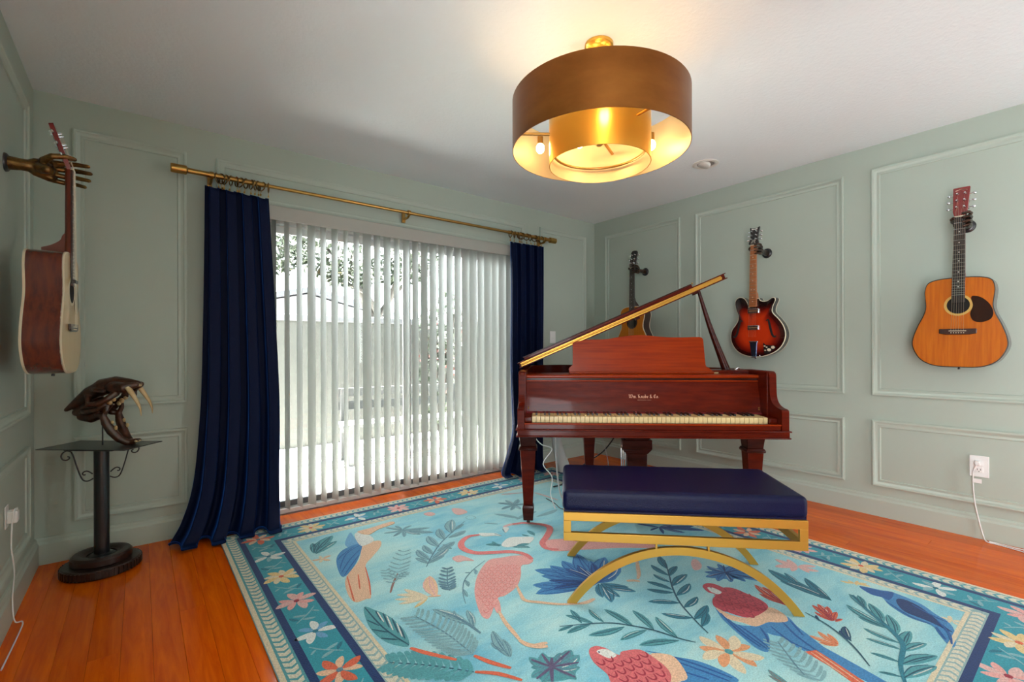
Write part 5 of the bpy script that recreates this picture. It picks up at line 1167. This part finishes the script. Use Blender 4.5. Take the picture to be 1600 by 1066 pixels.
 ('macaw_motif',[('P','midblue',1,0,[(.218,-.593),(.174,-.669),(.171,-.718),(.21,-.762),(.196,-.813),(.097,-.86),(.075,-.832),(.097,-.771),(.132,-.702),(.169,-.641)]),('P','midblue',1,0,[(.21,-.762),(.278,-.778),(.377,-.804),(.336,-.863),(.303,-.921),(.253,-.982),(.199,-.981),(.197,-.915),(.221,-.856),(.205,-.82)]),('S','blue',.009,1,[(.192,-.629),(.128,-.734),(.092,-.832)]),('S','blue',.009,1,[(.174,-.669),(.131,-.76),(.1,-.849)]),('S','blue',.009,1,[(.166,-.715),(.143,-.782),(.113,-.849)]),('S','blue',.009,1,[(.255,-.798),(.213,-.884),(.21,-.959)]),('S','blue',.009,1,[(.323,-.814),(.264,-.89),(.227,-.972)]),('S','blue',.009,1,[(.214,-.778),(.173,-.818),(.14,-.837)]),('S','blue',.009,1,[(.357,-.828),(.291,-.9)]),('P','peach',1,1,[(.218,-.593),(.213,-.662),(.256,-.718),(.39,-.729),(.391,-.787),(.35,-.823),(.308,-.804),(.278,-.778),(.212,-.762),(.198,-.717),(.178,-.661)]),('P','red',1,2,[(.386,-.525),(.431,-.558),(.431,-.624),(.426,-.683),(.391,-.73),(.299,-.731),(.252,-.715),(.233,-.682),(.223,-.625),(.224,-.583),(.264,-.554),(.309,-.543)]),('P','red',1,2,[(.348,-.461),(.384,-.463),(.402,-.489),(.4,-.533),(.379,-.55),(.322,-.55),(.32,-.527),(.314,-.506),(.328,-.479)]),('F','redd',.045,3,[(.366,-.523),(.418,-.564),(.423,-.634),(.391,-.723),(.26,-.711),(.228,-.622),(.261,-.559)],[(.354,-.53),(.274,-.722)]),('P','white',1,3,[(.345,-.485),(.363,-.503),(.357,-.545),(.327,-.544),(.323,-.515)]),('S','navy',.008,4,[(.352,-.494),(.354,-.5)]),('P','midblue',0,1,[(.303,-.921),(.272,-.975),(.249,-1.081),(.225,-1.176),(.18,-1.14),(.188,-1.012),(.209,-.968)]),('P','coral',0,2,[(.19,-.944),(.23,-.964),(.208,-1.03),(.167,-1.133),(.135,-1.107),(.172,-1.023)]),('S','peach',.006,3,[(.219,-.967),(.155,-1.119)]),('S','peach',.006,3,[(.201,-.958),(.149,-1.085)])]),
 ('macaw_motif',[('P','midblue',1,0,[(-.253,-.584),(-.207,-.656),(-.152,-.742),(-.135,-.855),(-.17,-.862),(-.253,-.826),(-.302,-.762),(-.232,-.707),(-.213,-.643)]),('S','blue',.009,1,[(-.208,-.657),(-.173,-.755),(-.148,-.849)]),('S','blue',.009,1,[(-.216,-.691),(-.189,-.78),(-.169,-.85)]),('S','blue',.009,1,[(-.243,-.737),(-.215,-.805)]),('P','peach',1,1,[(-.258,-.607),(-.208,-.645),(-.209,-.687),(-.258,-.754),(-.298,-.749),(-.319,-.73),(-.285,-.685)]),('P','ltred',1,2,[(-.412,-.458),(-.375,-.454),(-.354,-.486),(-.348,-.541),(-.322,-.535),(-.265,-.568),(-.262,-.622),(-.28,-.698),(-.338,-.733),(-.448,-.687),(-.477,-.622),(-.454,-.578),(-.444,-.51)]),('F','redd',.045,3,[(-.414,-.483),(-.351,-.544),(-.273,-.574),(-.283,-.695),(-.337,-.725),(-.432,-.675),(-.467,-.613),(-.434,-.508)],[(-.362,-.493),(-.403,-.682)]),('P','white',1,3,[(-.395,-.479),(-.359,-.49),(-.354,-.536),(-.389,-.53)]),('S','navy',.008,4,[(-.394,-.486),(-.388,-.489)])]),
 ('daisy_motif',[('O',['cream','peacho'],10,1,[(-.023,-.773)],.115,'sageteal')]),
 ('protea_motif',[('L','coral',.22,0,[(.466,-.768),(.544,-.604)],'redd'),('L','coral',.22,0,[(.471,-.772),(.549,-.635)],'redd'),('L','coral',.22,0,[(.471,-.772),(.536,-.667)],'redd'),('L','coral',.22,0,[(.48,-.772),(.577,-.674)],'redd'),('L','coral',.22,0,[(.482,-.774),(.553,-.722)],'redd'),('L','coral',.22,0,[(.469,-.756),(.478,-.654)],'redd')]),
 ('monstera_motif',[('L','sageteal',.42,0,[(-.58,-.442),(-.603,-.35)],'slateb'),('L','sageteal',.42,0,[(-.58,-.442),(-.632,-.395)],'slateb'),('L','sageteal',.42,0,[(-.58,-.442),(-.55,-.36)],'slateb'),('L','sageteal',.42,0,[(-.58,-.442),(-.499,-.401)],'slateb'),('L','sageteal',.42,0,[(-.58,-.442),(-.457,-.414)],'slateb'),('L','sageteal',.42,0,[(-.58,-.442),(-.456,-.454)],'slateb'),('L','sageteal',.42,0,[(-.58,-.442),(-.5,-.499)],'slateb'),('L','sageteal',.42,0,[(-.58,-.442),(-.552,-.533)],'slateb'),('L','sageteal',.42,0,[(-.58,-.442),(-.651,-.472)],'slateb'),('L','sageteal',.42,0,[(-.58,-.442),(-.664,-.433)],'slateb'),('P','sageteal',1,0,[(-.577,-.37),(-.537,-.403),(-.474,-.44),(-.544,-.517),(-.619,-.491),(-.645,-.448)]),('S','purple',.011,2,[(-.577,-.438),(-.607,-.366)]),('S','purple',.011,2,[(-.577,-.438),(-.557,-.367)]),('S','purple',.011,2,[(-.577,-.438),(-.469,-.417)]),('S','purple',.011,2,[(-.577,-.438),(-.487,-.48)]),('S','purple',.011,2,[(-.577,-.438),(-.55,-.523)]),('S','purple',.011,2,[(-.577,-.438),(-.656,-.451)]),('S','purple',.014,2,[(-.543,-.404),(-.577,-.438),(-.625,-.493)])]),
 ('leaf_motif',[('L','teal',.22,0,[(.661,-.876),(.75,-.574)],'dteal'),('L','teal',.22,0,[(.661,-.876),(.673,-.661)],'dteal'),('L','teal',.22,0,[(.665,-.872),(.794,-.722)],'dteal'),('L','teal',.22,0,[(.665,-.872),(.745,-.786)],'dteal'),('L','teal',.22,0,[(.696,-.738),(.772,-.639)],'dteal')]),
 ('blossom_motif',[('L','ltpink',.36,0,[(.893,-.654),(.896,-.547)],None),('L','ltpink',.36,0,[(.893,-.654),(.806,-.584)],None),('L','ltpink',.36,0,[(.893,-.654),(.944,-.586)],None),('L','ltpink',.36,0,[(.893,-.654),(.82,-.656)],None),('L','ltpink',.36,0,[(.893,-.654),(.968,-.709)],None),('L','ltpink',.36,0,[(.893,-.654),(.922,-.738)],None),('L','ltpink',.36,0,[(.893,-.654),(.868,-.716)],None)]),
 ('blossom_motif',[('L','yellow',.3,0,[(.915,-.886),(.891,-.836)],None),('L','yellow',.3,0,[(.915,-.886),(.929,-.856)],None),('L','yellow',.3,0,[(.915,-.886),(.955,-.887)],None),('L','yellow',.3,0,[(.915,-.886),(.954,-.924)],None),('L','yellow',.3,0,[(.915,-.886),(.938,-.941)],None),('L','yellow',.3,0,[(.915,-.886),(.902,-.902)],None)]),
 ('bluebird_motif',[('P','midblue',1,0,[(.899,-.909),(.921,-.945),(.932,-.978),(.951,-1.022),(.926,-1.117),(.87,-1.178),(.842,-1.217),(.778,-1.248),(.651,-1.27),(.65,-1.248),(.714,-1.21),(.758,-1.184),(.76,-1.115),(.81,-1.041),(.864,-1.001),(.858,-.961)]),('P','blue',1,1,[(.926,-.986),(.951,-1.022),(.861,-1.029),(.864,-1.001),(.858,-.961),(.899,-.909),(.916,-.946)]),('P','navy',1,1,[(.879,-1.047),(.913,-1.067),(.886,-1.13),(.782,-1.222),(.757,-1.244),(.783,-1.17),(.799,-1.091)]),('S','blue',.009,2,[(.834,-1.024),(.769,-1.113),(.764,-1.183)]),('S','blue',.009,2,[(.815,-1.193),(.736,-1.239),(.654,-1.26)]),('S','blue',.009,2,[(.753,-1.199),(.674,-1.24)]),('S','blue',.009,2,[(.887,-1.099),(.842,-1.178),(.83,-1.219)])]),
 ('branch_motif',[('S','teal',.018,1,[(.26,-1.211),(.364,-1.175),(.503,-1.152),(.567,-1.117),(.626,-1.063),(.706,-.979),(.784,-.917)]),('L','sageteal',.25,0,[(.695,-.993),(.784,-.902)],'dteal'),('L','sageteal',.25,0,[(.603,-1.079),(.671,-.926)],'dteal'),('L','sageteal',.25,0,[(.596,-1.081),(.605,-.985)],'dteal'),('L','sageteal',.25,0,[(.517,-1.14),(.526,-1.025)],'dteal'),('L','sageteal',.25,0,[(.474,-1.152),(.455,-1.053)],'dteal'),('L','sageteal',.25,0,[(.384,-1.17),(.366,-1.089)],'dteal'),('L','sageteal',.25,0,[(.296,-1.192),(.266,-1.138)],'dteal'),('L','sageteal',.25,0,[(.626,-1.063),(.76,-.981)],'dteal'),('L','sageteal',.25,0,[(.567,-1.117),(.715,-1.055)],'dteal'),('L','sageteal',.25,0,[(.491,-1.155),(.642,-1.144)],'dteal'),('L','sageteal',.25,0,[(.47,-1.161),(.592,-1.201)],'dteal'),('L','sageteal',.25,0,[(.37,-1.175),(.529,-1.242)],'dteal'),('L','sageteal',.25,0,[(.293,-1.199),(.455,-1.253)],'dteal'),('L','sageteal',.25,0,[(.699,-.981),(.801,-.93)],'dteal')]),
 ('protea_motif',[('S','dteal',.008,1,[(.469,-.843),(.443,-.924),(.393,-1.003),(.341,-1.058),(.276,-1.111)]),('S','dteal',.006,1,[(.389,-1.025),(.476,-.979)]),('L','coral',.26,0,[(.487,-.932),(.557,-.836)],'redd'),('L','coral',.26,0,[(.487,-.934),(.583,-.848)],'redd'),('L','coral',.26,0,[(.492,-.936),(.593,-.881)],'redd'),('L','coral',.26,0,[(.491,-.942),(.534,-.954)],'redd'),('L','coral',.26,0,[(.492,-.936),(.575,-.921)],'redd'),('L','coral',.26,0,[(.487,-.932),(.504,-.864)],'redd'),('L','peacho',.28,0,[(.33,-1.002),(.309,-.914)],'coral'),('L','peacho',.28,0,[(.33,-1.002),(.364,-.923)],'coral'),('L','peacho',.28,0,[(.33,-1.002),(.376,-.951)],'coral'),('L','peacho',.28,0,[(.324,-1.004),(.291,-.953)],'coral'),('L','dteal',.3,0,[(.391,-1.014),(.437,-.974)],'navy'),('L','dteal',.3,0,[(.392,-1.021),(.483,-.977)],'navy'),('L','dteal',.3,0,[(.448,-.9),(.482,-.877)],'navy')]),
 ('frond_motif',[('S','slateb',.006,1,[(.176,-.856),(.101,-.934),(.049,-.995)]),('R','slate',.008,1,[(.063,-1.04),(.113,-.955),(.171,-.858)],9,.14)]),
 ('leaf_motif',[('L','sageteal',.25,0,[(-.035,-.986),(-.012,-.902)],'brown'),('L','sageteal',.25,0,[(-.047,-.977),(-.04,-.915)],'brown')]),
 ('small_blossom_motif',[('O',['cream'],5,1,[(.86,-1.228)],.04,'cream')]),
 ('palm_leaf_motif',[('L','blue',.2,0,[(.807,.087),(.749,.202)],'navy'),('L','blue',.2,0,[(.807,.087),(.722,.089)],'navy'),('L','blue',.2,0,[(.807,.087),(.739,.011)],'navy'),('L','blue',.2,0,[(.807,.087),(.853,-.059)],'navy'),('L','blue',.2,0,[(.807,.087),(.974,-.113)],'navy'),('L','blue',.2,0,[(.807,.087),(.987,-.035)],'navy'),('L','blue',.2,0,[(.807,.087),(.9,.058)],'navy')]),
]
for name_, ops in RUG:
    b = MB()
    for op in ops:
        k_ = op[0]
        if k_ == 'P':
            r_poly(b, spline(op[4],4,closed=True) if op[2] else op[4], CO[op[1]], op[3])
        elif k_ == 'S': r_stroke(b, op[4], op[2], CO[op[1]], op[3])
        elif k_ == 'L': r_leaf(b, op[4][0], op[4][1], op[2], op[1], op[3], op[5])
        elif k_ == 'O': r_flower(b, op[4][0], op[5], op[1], op[2], op[6])
        elif k_ == 'R':
            st = spline(op[4],6); n = op[5]; ln = op[6]
            for i in range(n):
                u = (i+.5)/n; q = u*(len(st)-1); j = min(int(q),len(st)-2); f_ = q-j
                p = Vector((lerp(st[j][0],st[j+1][0],f_),lerp(st[j][1],st[j+1][1],f_))); t = (Vector(st[j+1])-Vector(st[j])).normalized(); nn = Vector((-t.y,t.x))
                le = ln*(.45+.55*math.sin(PI*(.15+.8*u)))*.62
                for s_ in (-1,1):
                    e = p+(t*.62+nn*s_*.78)*le
                    r_stroke(b, [tuple(p),tuple((p+e)*.5+nn*s_*le*.06),tuple(e)], op[2]*1.5, CO[op[1]], 1, n=3)
        elif k_ == 'F':
            poly = op[4]; d = (Vector(op[5][1])-Vector(op[5][0])).normalized(); n = Vector((-d.y,d.x)); st = op[2]
            xs = [p[0] for p in poly]; ys = [p[1] for p in poly]; c = Vector(((min(xs)+max(xs))/2,(min(ys)+max(ys))/2)); m_ = int(.6/st)
            for i in range(-m_, m_):
                for j in range(-m_, m_):
                    p = c+d*i*st*.75+n*(j+.5*(i % 2))*st*.8
                    if not inside(p, poly): continue
                    r_stroke(b, [tuple(p-n*st*.32-d*st*.1),tuple(p-n*st*.2+d*st*.30),tuple(p+d*st*.42),tuple(p+n*st*.2+d*st*.30),tuple(p+n*st*.32-d*st*.1)], .0075 if op[3] > 2 else .0035, CO[op[1]], op[3], n=2)
    b.build(name_, M['yarn'], rug)
# border bands: (inner distance from edge, outer distance, colour, layer)
def band(name, d0, d1, col, l=0):
    b = MB(); z = LZ(l)
    q = lambda d: [(-RXH+d,-RYH+d),(RXH-d,-RYH+d),(RXH-d,RYH-d),(-RXH+d,RYH-d)]
    o = q(d0); i_ = q(d1)
    b.add([(x,y,z) for x,y in o+i_]+[(x,y,RT-.001) for x,y in o+i_], [(k,(k+1) % 4,4+(k+1) % 4,4+k) for k in range(4)]+[(k,(k+1) % 4,8+(k+1) % 4,8+k) for k in range(4)]+[(4+k,4+(k+1) % 4,12+(k+1) % 4,12+k) for k in range(4)], CO[col])
    b.build(name, M['yarn'], rug)
band('edge_binding', .002, .020, 'edge'); band('outer_braid_band', .020, .078, 'sageteal', -1); band('navy_line', .078, .105, 'navy'); band('flower_band', .105, .243, 'tealband', -1)
band('navy_line', .243, .272, 'navy'); band('inner_braid_band', .272, .322, 'braidl', -1); band('cream_line', .322, .336, 'cream')
# braids: small leaf pairs running along both bands
b = MB()
def side_frames():
    # (origin corner, direction along, inward normal, length)
    return [((-RXH,-RYH),(0,1),(1,0),2*RYH),((-RXH,RYH),(1,0),(0,-1),2*RXH),((RXH,RYH),(0,-1),(-1,0),2*RYH),((RXH,-RYH),(-1,0),(0,1),2*RXH)]
for (o_, t_, n_, ln) in side_frames():
    for dc, hw_, step in ((.049,.020,.036),(.297,.019,.036)):
        k = int((ln-2*dc)/step)
        for i in range(k):
            a = dc+i*step
            for s_ in (-1,1):
                p = (o_[0]+t_[0]*a+n_[0]*dc, o_[1]+t_[1]*a+n_[1]*dc)
                q = (p[0]+t_[0]*step*1.05+n_[0]*s_*hw_*1.05, p[1]+t_[1]*step*1.05+n_[1]*s_*hw_*1.05)
                d = Vector(q)-Vector(p); nv = Vector((-d.y,d.x))*.26; z = LZ(0)
                P4 = [Vector(p), Vector(p)+d*.45+nv, Vector(q), Vector(p)+d*.45-nv]
                b.add([(v.x,v.y,z) for v in P4], [(0,1,2,3)], CO['braid'])
br_ = b.build('braid_leaves', M['yarn'], rug); br_['kind'] = 'stuff'
kinds = [(['coral','peach'],8,'slateb'),(['white','slate'],7,'tealdk'),(['yellow','cream'],9,'coral'),(['ltpink','pink'],8,'redd'),(['white','paleblue'],7,'tealdk')]
cnt = 0
for si, (o_, t_, n_, ln) in enumerate(side_frames()):
    m_ = int((ln-.30)/.27); off = {0:.10}.get(si,.12)
    for i in range(m_+1):
        a = .174+i*(ln-.348)/m_; c = (o_[0]+t_[0]*a+n_[0]*.174, o_[1]+t_[1]*a+n_[1]*.174)
        ki = ((3,2,1,3,2,0,1,3,2,1),(0,2,1,3,0,2,1,3,0,2),(3,0,1,2,3,1,0,3,2,1),(3,2,3,1,0,2,1,3,0,2))[si][i % 10]
        if i < m_ or True:
            b = MB(); kd = kinds[(ki if ki != 1 or i % 2 else 4)]
            if i < m_: r_flower(b, c, .088 if ki != 1 else .082, kd[0], kd[1], kd[2], 0, a0=i*.7); b.build('border_flower', M['yarn'], rug)
        if i < m_:
            b = MB(); h = (ln-.348)/m_
            w = lambda da, dn: (c[0]+t_[0]*da*h+n_[0]*dn, c[1]+t_[1]*da*h+n_[1]*dn)
            s_ = 1 if i % 2 else -1
            r_stroke(b, [w(.34,.045*s_),w(.45,.01*s_),w(.55,-.02*s_),w(.68,-.048*s_)], .007, CO['slate'], 1)
            for p, q in (((.42,.02*s_),(.36,-.03*s_)),((.50,-.005*s_),(.56,.045*s_)),((.58,-.03*s_),(.50,-.055*s_))): r_leaf(b, w(*p), w(*q), .3, 'slate', 0)
            r_leaf(b, w(.40,.03*s_), w(.55,.06*s_), .3, 'tealdk', 0)
            b.build('border_vine', M['yarn'], rug)
